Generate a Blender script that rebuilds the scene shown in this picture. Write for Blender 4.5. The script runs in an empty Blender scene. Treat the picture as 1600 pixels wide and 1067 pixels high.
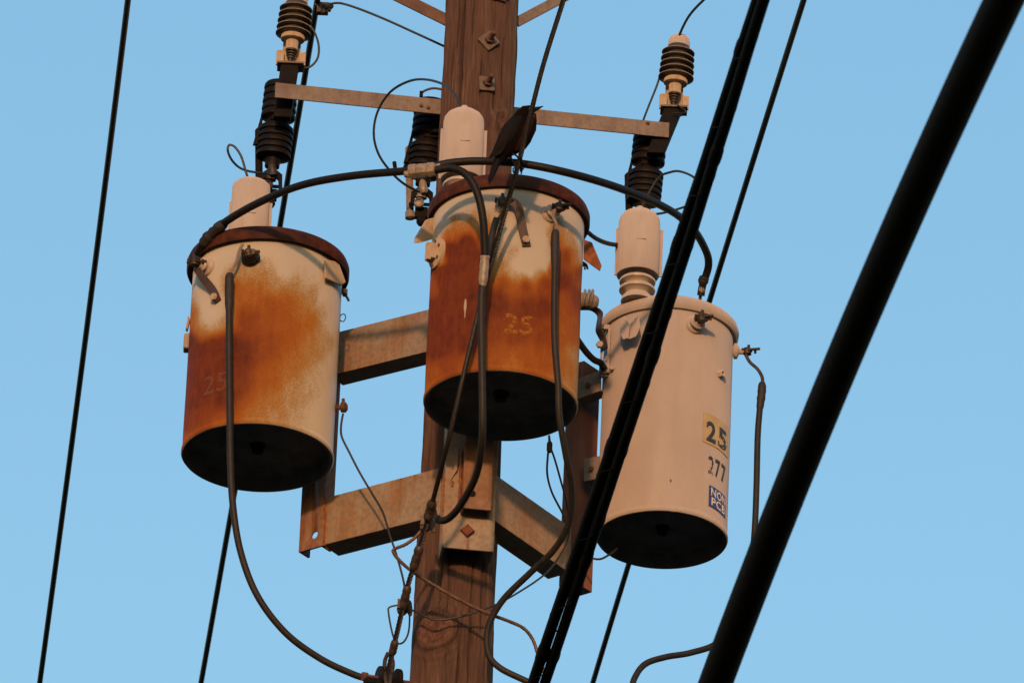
import bpy, bmesh, math, random
from mathutils import Vector, Matrix, noise
from math import radians as RAD, sin, cos, pi, sqrt
random.seed(7)
scene = bpy.context.scene
col = scene.collection

# ------------------------------------------------------------------ camera
S = 0.001757                    # metres per photo pixel at the pole
DIST = 25.0
FPX = DIST / S
TH = RAD(27.8)                  # upward pitch
ROLL = math.atan(0.0435)
TGT = Vector((0.0, 0.0, 13.3))
FWD = Vector((0, cos(TH), sin(TH)))
R0 = Vector((1, 0, 0)); U0 = Vector((0, -sin(TH), cos(TH)))
CR = R0 * cos(ROLL) + U0 * sin(ROLL)
CU = -R0 * sin(ROLL) + U0 * cos(ROLL)
CAM = TGT - FWD * DIST
cd = bpy.data.cameras.new('camera')
co = bpy.data.objects.new('camera', cd); col.objects.link(co)
m = Matrix((CR, CU, -FWD)).transposed().to_4x4(); m.translation = CAM
co.matrix_world = m
cd.sensor_width = 36.0
cd.lens = 36.0 * FPX / 1600.0
cd.clip_start = 0.1; cd.clip_end = 6000
cd.dof.use_dof = True
cd.dof.focus_distance = 24.7
cd.dof.aperture_fstop = 18.0
scene.camera = co

# ------------------------------------------------------------------ sky + sun
SUN_EL = RAD(8.0); SUN_AZ_LEFT = RAD(5.0)      # low sun behind the viewer, a little to the left
w = bpy.data.worlds.new('World'); scene.world = w; w.use_nodes = True
nt = w.node_tree; nt.nodes.clear()
sky = nt.nodes.new('ShaderNodeTexSky'); sky.sky_type = 'NISHITA'
sky.sun_disc = False
sky.sun_elevation = SUN_EL
sky.sun_rotation = pi + SUN_AZ_LEFT
sky.altitude = 0; sky.air_density = 1.85; sky.dust_density = 2.5; sky.ozone_density = 4.3
bg = nt.nodes.new('ShaderNodeBackground'); bg.inputs[1].default_value = 0.15
wo = nt.nodes.new('ShaderNodeOutputWorld')
nt.links.new(sky.outputs[0], bg.inputs[0]); nt.links.new(bg.outputs[0], wo.inputs[0])
sd = bpy.data.lights.new('sun', 'SUN'); sd.energy = 2.0; sd.angle = RAD(2.0); sd.color = (0.635, 0.295, 0.14)
so = bpy.data.objects.new('sun', sd); col.objects.link(so)
sdir = Vector((-sin(SUN_AZ_LEFT) * cos(SUN_EL), -cos(SUN_AZ_LEFT) * cos(SUN_EL), sin(SUN_EL)))
so.rotation_euler = sdir.to_track_quat('Z', 'Y').to_euler()
so.location = (0, -30, 30)
scene.view_settings.view_transform = 'Standard'
scene.view_settings.look = 'None'
scene.view_settings.gamma = 1.0
scene.view_settings.exposure = 1.3
scene.view_settings.use_curve_mapping = False

# ------------------------------------------------------------------ measuring helpers
def ray(px, py):
    return (FWD * FPX + CR * (px - 800.0) + CU * (533.5 - py)).normalized()
def at(px, py, d):
    """the point seen at a photo pixel that stands d pole-pixels behind the pole axis"""
    r = ray(px, py)
    return CAM + r * ((d * S - CAM.y) / r.y)
def proj(p):
    v = p - CAM; z = v.dot(FWD)
    return 800 + v.dot(CR) / z * FPX, 533.5 - v.dot(CU) / z * FPX
def psz(p):                      # metres per photo pixel at a point
    return (p - CAM).dot(FWD) / FPX
def spline(pts, k=8):
    P = [Vector(p) for p in pts]
    if len(P) == 2:
        return [P[0].lerp(P[1], i / k) for i in range(k + 1)]
    out = []
    for i in range(len(P) - 1):
        a = P[i - 1] if i else P[0] * 2 - P[1]
        b, c = P[i], P[i + 1]
        e = P[i + 2] if i + 2 < len(P) else P[-1] * 2 - P[-2]
        for j in range(k):
            t = j / k
            out.append(0.5 * ((2 * b) + (c - a) * t + (2 * a - 5 * b + 4 * c - e) * t * t + (3 * b - a - 3 * c + e) * t ** 3))
    out.append(P[-1]); return out
def path(lst, k=8):
    return spline([at(*p) for p in lst], k)
def perp(a):
    a = a.normalized()
    t = Vector((0, 0, 1)) if abs(a.z) < 0.9 else Vector((1, 0, 0))
    x = t.cross(a).normalized(); return x, a.cross(x).normalized()

# ------------------------------------------------------------------ mesh builder
ORG = {}
class MB:
    def __init__(s): s.v = []; s.f = []
    def add(s, vs, fs):
        o = len(s.v); s.v += [Vector(q) for q in vs]; s.f += [[i + o for i in q] for q in fs]; return s
    def tube(s, pts, r, n=10, lobes=0, depth=0.0, pitch=0.05, rf=None):
        pts = [Vector(p) for p in pts]
        L = len(pts); x = None; vs = []; fs = []; dist = 0
        for i, p in enumerate(pts):
            t = (pts[min(i + 1, L - 1)] - pts[max(i - 1, 0)]).normalized()
            if x is None: x, y = perp(t)
            else:
                x = (x - t * x.dot(t)).normalized(); y = t.cross(x)
            if i: dist += (p - pts[i - 1]).length
            rr = r if rf is None else rf(i / (L - 1))
            for j in range(n):
                a = 2 * pi * j / n
                q = rr
                if lobes: q = rr * (1 - depth * (0.5 - 0.5 * cos(lobes * (a - 2 * pi * dist / pitch))))
                vs.append(p + x * (cos(a) * q) + y * (sin(a) * q))
        for i in range(L - 1):
            for j in range(n):
                k = (j + 1) % n
                fs.append([i * n + j, i * n + k, (i + 1) * n + k, (i + 1) * n + j])
        fs.append(list(range(n))[::-1]); fs.append([(L - 1) * n + j for j in range(n)])
        return s.add(vs, fs)
    def loft(s, secs, n=16):
        """secs: (centre, axis_a*ra, axis_b*rb)"""
        vs = []; fs = []; L = len(secs)
        for c, a, b in secs:
            for j in range(n):
                t = 2 * pi * j / n; vs.append(c + a * cos(t) + b * sin(t))
        for i in range(L - 1):
            for j in range(n):
                k = (j + 1) % n
                fs.append([i * n + j, i * n + k, (i + 1) * n + k, (i + 1) * n + j])
        fs.append(list(range(n))[::-1]); fs.append([(L - 1) * n + j for j in range(n)])
        return s.add(vs, fs)
    def lathe(s, o, ax, prof, n=32, cap=True):
        ax = ax.normalized(); x, y = perp(ax); vs = []; fs = []; L = len(prof)
        for r, h in prof:
            for j in range(n):
                a = 2 * pi * j / n; vs.append(o + ax * h + x * (cos(a) * r) + y * (sin(a) * r))
        for i in range(L - 1):
            for j in range(n):
                k = (j + 1) % n
                fs.append([i * n + j, i * n + k, (i + 1) * n + k, (i + 1) * n + j])
        if cap: fs.append(list(range(n))[::-1]); fs.append([(L - 1) * n + j for j in range(n)])
        return s.add(vs, fs)
    def box(s, c, ax, h):
        vs = []
        for i in (-1, 1):
            for j in (-1, 1):
                for k in (-1, 1):
                    vs.append(c + ax[0] * (h[0] * i) + ax[1] * (h[1] * j) + ax[2] * (h[2] * k))
        return s.add(vs, [[0, 1, 3, 2], [4, 6, 7, 5], [0, 4, 5, 1], [2, 3, 7, 6], [0, 2, 6, 4], [1, 5, 7, 3]])
    def prism(s, poly, vec):
        n = len(poly); vs = [Vector(p) for p in poly] + [Vector(p) + vec for p in poly]
        return s.add(vs, [list(range(n))[::-1], list(range(n, 2 * n))] + [[i, (i + 1) % n, (i + 1) % n + n, i + n] for i in range(n)])
    def nut(s, c, ax, r, h, n=6): return s.lathe(c, ax, [(r * .9, 0), (r, h * .15), (r, h * .85), (r * .88, h)], n)
    def ribbon(s, pts, wvecs, th, nvecs):
        vs = []; fs = []; L = len(pts)
        for p, wv, nv in zip(pts, wvecs, nvecs):
            vs += [p - wv, p + wv, p + wv + nv * th, p - wv + nv * th]
        for i in range(L - 1):
            for j in range(4):
                k = (j + 1) % 4; fs.append([i * 4 + j, i * 4 + k, i * 4 + 4 + k, i * 4 + 4 + j])
        fs += [[3, 2, 1, 0], [L * 4 - 4, L * 4 - 3, L * 4 - 2, L * 4 - 1]]
        return s.add(vs, fs)
    def build(s, name, mat, parent=None, bevel=0.0, sharp=38, origin=None):
        lo = Vector([min(q[i] for q in s.v) for i in range(3)]); hi = Vector([max(q[i] for q in s.v) for i in range(3)])
        o = origin or (Vector(((lo.x + hi.x) / 2, (lo.y + hi.y) / 2, lo.z)) if parent is None else (lo + hi) / 2)
        me = bpy.data.meshes.new(name)
        me.from_pydata([q - o for q in s.v], [], s.f); me.update()
        bm = bmesh.new(); bm.from_mesh(me); bmesh.ops.recalc_face_normals(bm, faces=bm.faces); bm.to_mesh(me); bm.free()
        me.polygons.foreach_set('use_smooth', [True] * len(me.polygons))
        me.set_sharp_from_angle(angle=RAD(sharp))
        me.materials.append(mat)
        ob = bpy.data.objects.new(name, me); col.objects.link(ob)
        ORG[ob.name] = o
        if parent is not None:
            ob.parent = parent; ob.location = o - ORG[parent.name]
        else: ob.location = o
        if bevel:
            b = ob.modifiers.new('bevel', 'BEVEL'); b.width = bevel; b.segments = 2; b.limit_method = 'ANGLE'; b.angle_limit = RAD(35)
        return ob
def thing(name, loc, label, cat, group=None):
    o = bpy.data.objects.new(name, None); col.objects.link(o); o.location = loc; o.empty_display_size = 0.1
    ORG[o.name] = Vector(loc); return tag(o, label, cat, group)
def tag(o, label, cat, group=None):
    o['label'] = label; o['category'] = cat
    if group: o['group'] = group
    return o
def lab(o, label): o['label'] = label; return o

# ------------------------------------------------------------------ materials
class Mat:
    def __init__(s, name, rough=0.6, metal=0.0, spec=0.5):
        s.m = bpy.data.materials.new(name); s.m.use_nodes = True; s.t = s.m.node_tree
        s.b = s.t.nodes['Principled BSDF']
        s.b.inputs['Roughness'].default_value = rough; s.b.inputs['Metallic'].default_value = metal
        s.b.inputs['Specular IOR Level'].default_value = spec
        if 'Diffuse Roughness' in s.b.inputs: s.b.inputs['Diffuse Roughness'].default_value = 0.8
        s.tc = s.t.nodes.new('ShaderNodeTexCoord')
    def n(s, kind, **kw):
        q = s.t.nodes.new(kind)
        for k, v in kw.items():
            if k in q.inputs: q.inputs[k].default_value = v
            else: setattr(q, k, v)
        return q
    def l(s, a, b): s.t.links.new(a, b)
    def noise(s, scale=(10, 10, 10), detail=4.0, rough=0.55):
        mp = s.n('ShaderNodeMapping'); mp.inputs['Scale'].default_value = scale
        s.l(s.tc.outputs['Object'], mp.inputs[0])
        q = s.n('ShaderNodeTexNoise'); q.inputs['Scale'].default_value = 1.0; q.inputs['Detail'].default_value = detail; q.inputs['Roughness'].default_value = rough
        s.l(mp.outputs[0], q.inputs['Vector']); return q.outputs['Fac']
    def math(s, op, a, b=None, clamp=False):
        q = s.n('ShaderNodeMath', operation=op); q.use_clamp = clamp
        for i, v in enumerate((a, b)):
            if v is None: continue
            if isinstance(v, (int, float)): q.inputs[i].default_value = v
            else: s.l(v, q.inputs[i])
        return q.outputs[0]
    def ramp(s, fac, stops):
        q = s.n('ShaderNodeValToRGB'); e = q.color_ramp.elements
        while len(e) < len(stops): e.new(0.5)
        for i, (p, c) in enumerate(stops):
            e[i].position = p; e[i].color = (c, c, c, 1) if isinstance(c, (int, float)) else (*c, 1)
        s.l(fac, q.inputs[0]); return q.outputs[0]
    def mix(s, f, a, b):
        q = s.n('ShaderNodeMix', data_type='RGBA')
        for sock, v in ((q.inputs[0], f), (q.inputs[6], a), (q.inputs[7], b)):
            if isinstance(v, (int, float)): sock.default_value = v
            elif isinstance(v, tuple): sock.default_value = (*v, 1)
            else: s.l(v, sock)
        return q.outputs[2]
    def col(s, c):
        if isinstance(c, tuple): s.b.inputs['Base Color'].default_value = (*c, 1)
        else: s.l(c, s.b.inputs['Base Color'])
        return s
    def bump(s, h, strength=0.3, dist=0.002):
        q = s.n('ShaderNodeBump', Strength=strength, Distance=dist); s.l(h, q.inputs['Height']); s.l(q.outputs[0], s.b.inputs['Normal']); return s
def worn(name, stops, scale=(30, 30, 30), rough=0.6, metal=0.0, bump=0.25, bscale=None, bd=0.002, spec=0.5, detail=6):
    M = Mat(name, rough, metal, spec); f = M.noise(scale, detail, 0.6)
    M.col(M.ramp(f, stops))
    if bump: M.bump(M.noise(bscale or tuple(5 * q for q in scale), 4), bump, bd)
    return M.m
def rust_paint():
    M = Mat('weathered_paint_and_rust', 0.55, 0, 0.22)
    a = M.n('ShaderNodeAttribute', attribute_name='rust').outputs['Fac']
    n1 = M.noise((500, 500, 500), 3, 0.6); n2 = M.noise((60, 60, 34), 5, 0.6); n3 = M.noise((70, 70, 3.0), 4, 0.6)
    n4 = M.noise((13, 13, 9), 4, 0.6)
    t = M.math('MULTIPLY', M.math('SUBTRACT', n1, 0.5), 0.85)
    band = M.math('SUBTRACT', 1.0, M.math('ABSOLUTE', M.math('MULTIPLY', M.math('SUBTRACT', a, 0.42), 2.1)), True)
    t = M.math('MULTIPLY', t, M.math('ADD', 0.12, band))
    v = M.math('ADD', a, t)
    v = M.math('ADD', v, M.math('MULTIPLY', M.math('SUBTRACT', n2, 0.5), 0.22))
    v = M.math('ADD', v, M.math('MULTIPLY', M.math('SUBTRACT', n3, 0.5), 0.11))
    v = M.math('ADD', v, M.math('MULTIPLY', M.math('SUBTRACT', n4, 0.5), 0.16))
    c = M.ramp(v, [(0.0, (.41, .40, .355)), (0.24, (.40, .38, .325)), (0.36, (.285, .215, .11)), (0.48, (.29, .145, .03)),
                   (0.62, (.26, .085, .008)), (0.78, (.185, .047, .006)), (0.93, (.105, .021, .006)), (1.0, (.052, .011, .006))])
    M.col(c)
    M.l(M.ramp(v, [(0.2, .42), (0.5, .8)]), M.b.inputs['Roughness'])
    M.bump(M.math('MULTIPLY', n1, M.ramp(v, [(0.2, .05), (.6, 1.0)])), 0.28, 0.0012)
    return M.m
def wood_mat():
    M = Mat('weathered_pole_wood', 0.85, 0, 0.2)
    g = M.noise((85, 85, 6), 9, 0.7); g2 = M.noise((210, 210, 9), 5, 0.65); big = M.noise((12, 12, 3.2), 6, 0.65)
    c = M.ramp(g, [(0.2, (.022, .016, .014)), (0.4, (.058, .034, .028)), (0.55, (.090, .053, .042)), (0.68, (.145, .094, .072)), (0.82, (.22, .16, .122))])
    c2 = M.ramp(g2, [(0.32, (.04, .026, .021)), (0.5, (.092, .050, .037)), (0.7, (.165, .115, .09))])
    c = M.mix(M.ramp(big, [(0.44, 0.0), (0.62, 0.8)]), c, c2)
    a = M.n('ShaderNodeAttribute', attribute_name='wear')
    c = M.mix(a.outputs['Fac'], c, M.ramp(g, [(0.3, (.05, .044, .03)), (0.7, (.14, .125, .085))]))
    cr = M.n('ShaderNodeAttribute', attribute_name='crack')
    c = M.mix(cr.outputs['Fac'], c, (.018, .011, .008))
    M.col(c); M.bump(M.math('ADD', g, M.math('MULTIPLY', g2, .5)), 0.7, 0.006); return M.m

def streaked(name, base, dirt, rough=.55, spec=.35, streak=(38, 38, 2.6), amt=.4, speck=.0, bump=.08, bd=.002):
    """painted or moulded surface with cloudy fading, vertical wash marks and a few specks of dirt"""
    M = Mat(name, rough, 0, spec)
    cloud = M.noise((8, 8, 5), 5, .6); st = M.noise(streak, 5, .65); fine = M.noise((240, 240, 240), 2, .5)
    c = M.ramp(cloud, [(0.3, tuple(q * .92 for q in base)), (0.7, tuple(min(1, q * 1.05) for q in base))])
    c = M.mix(M.math('MULTIPLY', M.ramp(st, [(0.46, 0.0), (0.72, 1.0)]), amt), c, dirt)
    if speck: c = M.mix(M.math('MULTIPLY', M.ramp(fine, [(0.70, 0.0), (0.76, 1.0)]), speck), c, tuple(q * .5 for q in dirt))
    M.col(c); M.l(M.ramp(st, [(0.3, rough - .08), (0.7, rough + .15)]), M.b.inputs['Roughness'])
    if bump: M.bump(M.noise((45, 45, 45), 5, .6), bump, bd)
    return M.m
def mottled(name, zinc, rust, lo=.5, hi=.66, rough=.55):
    """galvanised steel: crystalline mottling, rust blooming in patches and running down"""
    M = Mat(name, rough, 0.0, .45)
    v = M.n('ShaderNodeTexVoronoi'); mp = M.n('ShaderNodeMapping'); mp.inputs['Scale'].default_value = (85, 85, 85)
    M.l(M.tc.outputs['Object'], mp.inputs[0]); M.l(mp.outputs[0], v.inputs['Vector']); v.inputs['Scale'].default_value = 1.0
    sp = M.math('ADD', M.math('MULTIPLY', M.noise((30, 30, 30), 5, .6), .7), M.math('MULTIPLY', v.outputs['Distance'], .35))
    c = M.ramp(sp, [(0.3, tuple(q * .72 for q in zinc)), (0.52, zinc), (0.72, tuple(q * 1.18 for q in zinc))])
    r = M.math('ADD', M.math('MULTIPLY', M.noise((9, 9, 6), 6, .65), .65), M.math('MULTIPLY', M.noise((42, 42, 3), 5, .65), .38))
    c = M.mix(M.ramp(r, [(lo, 0.0), (hi, .95)]), c, M.ramp(M.noise((70, 70, 40), 4, .6), [(0.3, tuple(q * .6 for q in rust)), (0.7, tuple(q * 1.3 for q in rust))]))
    M.col(c); M.bump(M.math('ADD', sp, M.math('MULTIPLY', r, .6)), .22, .0022)
    return M.m
M_RUSTPAINT = rust_paint()
M_WOOD = wood_mat()
M_KNOT = worn('knot_wood', [(0.3, (0.0324, 0.01296, 0.008424)), (0.5, (0.0972, 0.04212, 0.02592)), (0.75, (0.1555, 0.08424, 0.05184))], (60, 60, 60), .85, bump=.6, bd=.004)
M_PAINT = streaked('grey_tank_paint', (.375, .340, .318), (.27, .24, .21), .55, .3, (22, 22, 2.5), .18, .55, .06)
M_CAP = streaked('moulded_cover_plastic', (.40, .37, .355), (.25, .22, .205), .6, .25, (55, 55, 9), .2, .5, .1)
M_PORC = streaked('grey_porcelain', (.40, .36, .315), (.22, .18, .14), .35, .4, (40, 40, 8), .4, .4, .0)
M_LID = worn('rusted_lid_steel', [(0.32, (0.01836, 0.006202, 0.003672)), (0.48, (0.0408, 0.01163, 0.005508)), (0.62, (0.06936, 0.01938, 0.006732)), (0.78, (0.1224, 0.04651, 0.0153))], (26, 26, 26), .7, bump=.35, spec=.2)
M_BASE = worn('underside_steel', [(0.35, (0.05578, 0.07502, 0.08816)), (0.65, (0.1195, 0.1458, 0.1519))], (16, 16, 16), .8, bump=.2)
M_STEEL = mottled('galvanised_steel', (.19, .168, .142), (.13, .07, .035), .56, .74)
M_ARM = mottled('rust_tinted_galvanised_steel', (.235, .195, .15), (.21, .095, .026), .50, .70)
M_ARMRUST = mottled('rusting_channel_steel', (.20, .115, .065), (.15, .052, .02), .44, .62)
M_BAR = mottled('weathered_bar_steel', (.165, .132, .106), (.09, .05, .032), .48, .68)
M_DARKSTEEL = worn('dark_bracket_steel', [(0.35, (0.004, 0.0035, 0.0035)), (0.7, (0.009, 0.008, 0.0075))], (40, 40, 40), .7, bump=.1, spec=.12)
M_BRONZE = worn('tarnished_bronze', [(0.3, (0.015, 0.01, 0.007)), (0.5, (0.0375, 0.025, 0.0165)), (0.7, (0.07, 0.05, 0.0325))], (90, 90, 90), .55, .3, bump=.2)
M_STRAP = worn('brown_copper_strap', [(0.3, (0.033, 0.0168, 0.012)), (0.6, (0.063, 0.033, 0.024)), (0.8, (0.09, 0.051, 0.036))], (50, 50, 50), .5, bump=.15)
M_BOLT = worn('rusty_bolt_steel', [(0.35, (0.049, 0.021, 0.014)), (0.65, (0.112, 0.0525, 0.0315))], (80, 80, 80), .7, bump=.25)
M_WASHER = worn('dull_washer_steel', [(0.3, (0.072, 0.048, 0.033)), (0.7, (0.144, 0.114, 0.084))], (60, 60, 60), .6, bump=.2)
M_CABLE = worn('black_cable_jacket', [(0.35, (.006, .006, .006)), (0.7, (.012, .011, .011))], (70, 70, 70), .55, bump=.1, spec=.2)
M_NEAR = worn('matt_black_jacket', [(0.35, (.0035, .0035, .004)), (0.7, (.006, .006, .006))], (50, 50, 50), .8, bump=.15, spec=.08)
M_CABLE2 = worn('sunbleached_cable_jacket', [(0.3, (0.01026, 0.0096, 0.009)), (0.7, (0.01938, 0.018, 0.0168))], (60, 60, 60), .6, bump=.12, spec=.3)
M_TAPE = worn('black_tape', [(0.35, (0.0072, 0.0066, 0.006)), (0.7, (0.018, 0.0156, 0.0138))], (60, 60, 60), .7, bump=.5, bscale=(60, 60, 160), bd=.003)
M_WIRE = worn('green_black_wire', [(0.35, (.010, .014, .013)), (0.7, (.02, .026, .024))], (90, 90, 90), .5, bump=0)
M_STRAND = worn('weathered_strand', [(0.35, (0.00486, 0.00432, 0.00378)), (0.7, (0.0135, 0.01161, 0.00972))], (120, 120, 120), .55, bump=.15)
M_ALU = worn('dull_aluminium_sleeve', [(0.3, (0.14, 0.1155, 0.091)), (0.5, (0.231, 0.1995, 0.1645)), (0.72, (0.28, 0.252, 0.21))], (70, 70, 70), .5, .2, bump=.3)
M_COPPER = worn('bare_aged_copper', [(0.3, (0.07, 0.042, 0.028)), (0.7, (0.133, 0.0805, 0.0525))], (80, 80, 80), .55, .2, bump=.1)
M_SHED = worn('grey_polymer_shed', [(0.35, (0.0264, 0.024, 0.02369)), (0.7, (0.0408, 0.03696, 0.03528))], (40, 40, 40), .55, bump=.05)
M_SHEDRIM = worn('dusty_polymer', [(0.35, (0.192, 0.164, 0.136)), (0.7, (0.256, 0.224, 0.188))], (60, 60, 60), .7, bump=.05)
M_CUTPORC = worn('dark_brown_porcelain', [(0.35, (.005, .004, .004)), (0.7, (.009, .007, .007))], (30, 30, 30), .6, bump=0, spec=.15)
M_CREAM = streaked('cream_fitting', (.38, .32, .25), (.19, .11, .06), .6, .3, (60, 60, 20), .5, .5, .1)
M_LUG = worn('cream_lug_with_rust', [(0.28, (0.208, 0.08, 0.028)), (0.4, (0.336, 0.248, 0.152)), (0.6, (0.376, 0.328, 0.248))], (24, 24, 24), .6, bump=.1)
M_LUGRUST = worn('rusted_lug', [(0.3, (0.1105, 0.034, 0.0136)), (0.55, (0.221, 0.07225, 0.02125)), (0.75, (0.306, 0.1275, 0.0425))], (40, 40, 40), .7, bump=.3)
M_RUBBER = worn('black_insulator', [(0.35, (.014, .012, .012)), (0.7, (.03, .025, .025))], (40, 40, 40), .4, bump=0)
M_YELLOW = worn('faded_yellow_plate', [(0.3, (0.306, 0.238, 0.1105)), (0.6, (0.374, 0.306, 0.1615)), (0.8, (0.408, 0.357, 0.2295))], (26, 26, 20), .5, bump=0)
M_BLUE = worn('blue_sticker', [(0.3, (.022, .035, .15)), (0.7, (.035, .055, .21))], (40, 40, 40), .4, bump=0)
M_WHITE = worn('white_print', [(0.3, (0.493, 0.442, 0.3995)), (0.7, (0.578, 0.544, 0.51))], (90, 90, 90), .5, bump=0)
M_BLACK = worn('black_print', [(0.3, (.018, .02, .022)), (0.7, (.04, .042, .042))], (90, 90, 90), .5, bump=0)
M_OCHRE = worn('faded_ochre_stencil', [(0.38, (.20, .062, .008)), (0.52, (.25, .10, .022)), (0.68, (.28, .145, .045))], (160, 160, 160), .85, bump=0, spec=.1)
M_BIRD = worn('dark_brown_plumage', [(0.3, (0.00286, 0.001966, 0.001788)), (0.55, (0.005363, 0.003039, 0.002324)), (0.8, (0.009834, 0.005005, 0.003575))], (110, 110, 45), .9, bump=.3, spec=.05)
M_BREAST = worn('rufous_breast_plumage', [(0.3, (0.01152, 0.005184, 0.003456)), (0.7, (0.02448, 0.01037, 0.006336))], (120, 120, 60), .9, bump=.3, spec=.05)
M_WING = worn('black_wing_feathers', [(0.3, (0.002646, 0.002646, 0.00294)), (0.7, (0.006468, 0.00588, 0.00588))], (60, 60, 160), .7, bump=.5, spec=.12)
M_EYE = worn('pale_eye', [(0.3, (.10, .07, .03)), (0.7, (.16, .12, .05))], (90, 90, 90), .2, bump=0)
M_GROUND = worn('dry_dark_grass', [(0.3, (0.0081, 0.009, 0.0045)), (0.55, (0.01575, 0.0162, 0.0081)), (0.8, (0.027, 0.0234, 0.0135))], (.8, .8, .8), .95, bump=.5, bd=.05)

# ------------------------------------------------------------------ ground
g = MB().add([(-3000, -3000, 0), (3000, -3000, 0), (3000, 3000, 0), (-3000, 3000, 0)], [[0, 1, 2, 3]]).build('ground', M_GROUND, origin=Vector((0, 0, 0)))
g['kind'] = 'structure'

# ------------------------------------------------------------------ wooden pole
pa = at(703.5, 1067, 0); pb = at(755, 0, 0)
PAX = (pa.x + pb.x) / 2
def pole_r(z):
    zt = (z - pa.z) / (pb.z - pa.z)
    return S * (63.0 - 6.2 * zt)
pole = thing('utility_pole', (PAX, 0, 0), 'thick weathered brown wooden pole with knots and cracks carrying the transformers', 'utility pole')
knots = [(785, 192, 18, 1.0), (681, 985, 37, 1.15), (868 - 90, 655, 9, 1.0)]
def pole_hit(px, py):
    r = ray(px, py)
    best = None
    for k in range(2):
        z = (at(px, py, -58)).z; rr = pole_r(z)
        ox, oy = CAM.x - PAX, CAM.y
        a = r.x ** 2 + r.y ** 2; b = 2 * (ox * r.x + oy * r.y); c = ox * ox + oy * oy - rr * rr
        disc = max(0, b * b - 4 * a * c)
        t = (-b - sqrt(disc)) / (2 * a); best = CAM + r * t
    n = Vector((best.x - PAX, best.y, 0)).normalized(); return best, n
kh = [(pole_hit(px, py)[0], r * S) for px, py, r, e in knots]
crk = []                                              # long drying checks: angle, z0, z1, width
for px, y0, y1, wd in [(722, -40, 190, 3.2), (716, -20, 80, 2.0), (772, 120, 175, 2.2), (786, 60, 160, 1.6), (752, 90, 150, 1.3), (700, 860, 960, 1.5), (735, 880, 1080, 2.2),
                       (753, 870, 1000, 1.5), (688, 880, 945, 1.3), (715, 1000, 1090, 2.2), (757, 1010, 1090, 1.6), (708, 30, 160, 1.2), (797, 150, 230, 1.4), (670, 690, 760, 1.5), (740, -20, 60, 1.2)]:
    p0, n0 = pole_hit(px + .045 * ((y0 + y1) / 2 - y0), y0); p1, n1 = pole_hit(px - .045 * ((y1 - y0) / 2), y1)
    crk.append((math.atan2((n0.x + n1.x) / 2, -(n0.y + n1.y) / 2), p1.z, p0.z, wd * S))
def pole_mesh():
    NA = 220; zs = [0, 4, 8, 11.5] + [12.2 + i * 0.006 for i in range(int((14.75 - 12.2) / 0.006))] + [14.8, 15.2, 16.0]
    vs = []; fs = []; wear = []; crack = []
    for z in zs:
        rr = pole_r(z)
        for j in range(NA):
            a = 2 * pi * j / NA
            nx, ny = sin(a), -cos(a)
            h = 0; cv = 0
            aa = a if a < pi else a - 2 * pi
            warp = 0.25 * noise.noise(Vector((nx * 3, ny * 3, z * 2.0)))
            h += 0.0016 * noise.noise(Vector((nx * 24 + warp * 6, ny * 24, z * 2.6)))
            fk = noise.noise(Vector((nx * 34 + warp * 9, ny * 34, z * 7 + 31))); h += 0.004 * max(0, fk - .12)
            h += 0.0022 * noise.noise(Vector((nx * 70, ny * 70, z * 3.0 + 7)))
            h += 0.004 * noise.noise(Vector((nx * 2, ny * 2, z * 3)))
            if 11.5 < z < 14.8:
                for ca, z0, z1, wd in crk:
                    dz = (z - z0) / (z1 - z0)
                    if 0 < dz < 1:
                        da = (aa - ca - 0.03 * noise.noise(Vector((ca * 9, 0, z * 9)))) * rr
                        ww = wd * (sin(pi * dz) ** .5) * (.7 + .6 * noise.noise(Vector((1, ca * 7, z * 20))) ** 2)
                        if abs(da) < 2.2 * ww + .003:
                            k = max(0, 1 - abs(da) / (2.2 * ww + 1e-5)); h -= 0.008 * k; cv = max(cv, min(.75, k))
                p = Vector((PAX + nx * rr, ny * rr, z))
                for kp, kr in kh:
                    q = (p - kp).length / kr
                    if q < 1.9:
                        h += 0.010 * math.exp(-(q - .8) ** 2 * 4) + 0.0028 * cos(q * 15) * max(0, 1 - q / 1.7)
                        cv = max(cv, .8 * math.exp(-((q - .9 - .06 * noise.noise(p * 40)) / .055) ** 2), .5 * max(0, cos(q * 24 + 3 * noise.noise(p * 25))) ** 3 * max(0, 1 - q / 1.8) ** .5)
            vs.append((PAX + nx * (rr + h), ny * (rr + h), z))
            crack.append(cv)
            ww = max(0, min(1, (aa - .75) * 1.6)) * (.5 + .5 * noise.noise(Vector((nx * 5, ny * 5, z * 1.5))))
            wear.append(max(0, min(.8, ww)))
    L = len(zs)
    for i in range(L - 1):
        for j in range(NA):
            k = (j + 1) % NA; fs.append([i * NA + j, i * NA + k, (i + 1) * NA + k, (i + 1) * NA + j])
    fs.append([(L - 1) * NA + j for j in range(NA)])
    mb = MB().add(vs, fs)
    ob = mb.build('pole_shaft', M_WOOD, pole, sharp=180)
    for nm, dat in (('wear', wear), ('crack', crack)):
        at_ = ob.data.attributes.new(nm, 'FLOAT', 'POINT'); at_.data.foreach_set('value', dat)
pole_mesh()
for (kp, kr), (px, py, r, e) in zip(kh, knots):
    n = pole_hit(px, py)[1]
    mb = MB(); k0 = kp - n * 0.012
    mb.lathe(k0, n, [(kr * .80, 0), (kr * .80, .0145), (kr * .62, .019), (kr * .5, .0165), (kr * .36, .018), (kr * .2, .014), (kr * .02, .012)], 26)
    for i, q in enumerate(mb.v):
        d = q - kp; mb.v[i] = q + Vector((0, 0, 1)) * (d.z * (e - 1)) + n * (.0035 * noise.noise(q * 70))
    mb.build('knot', M_KNOT, pole, sharp=80)
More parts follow.
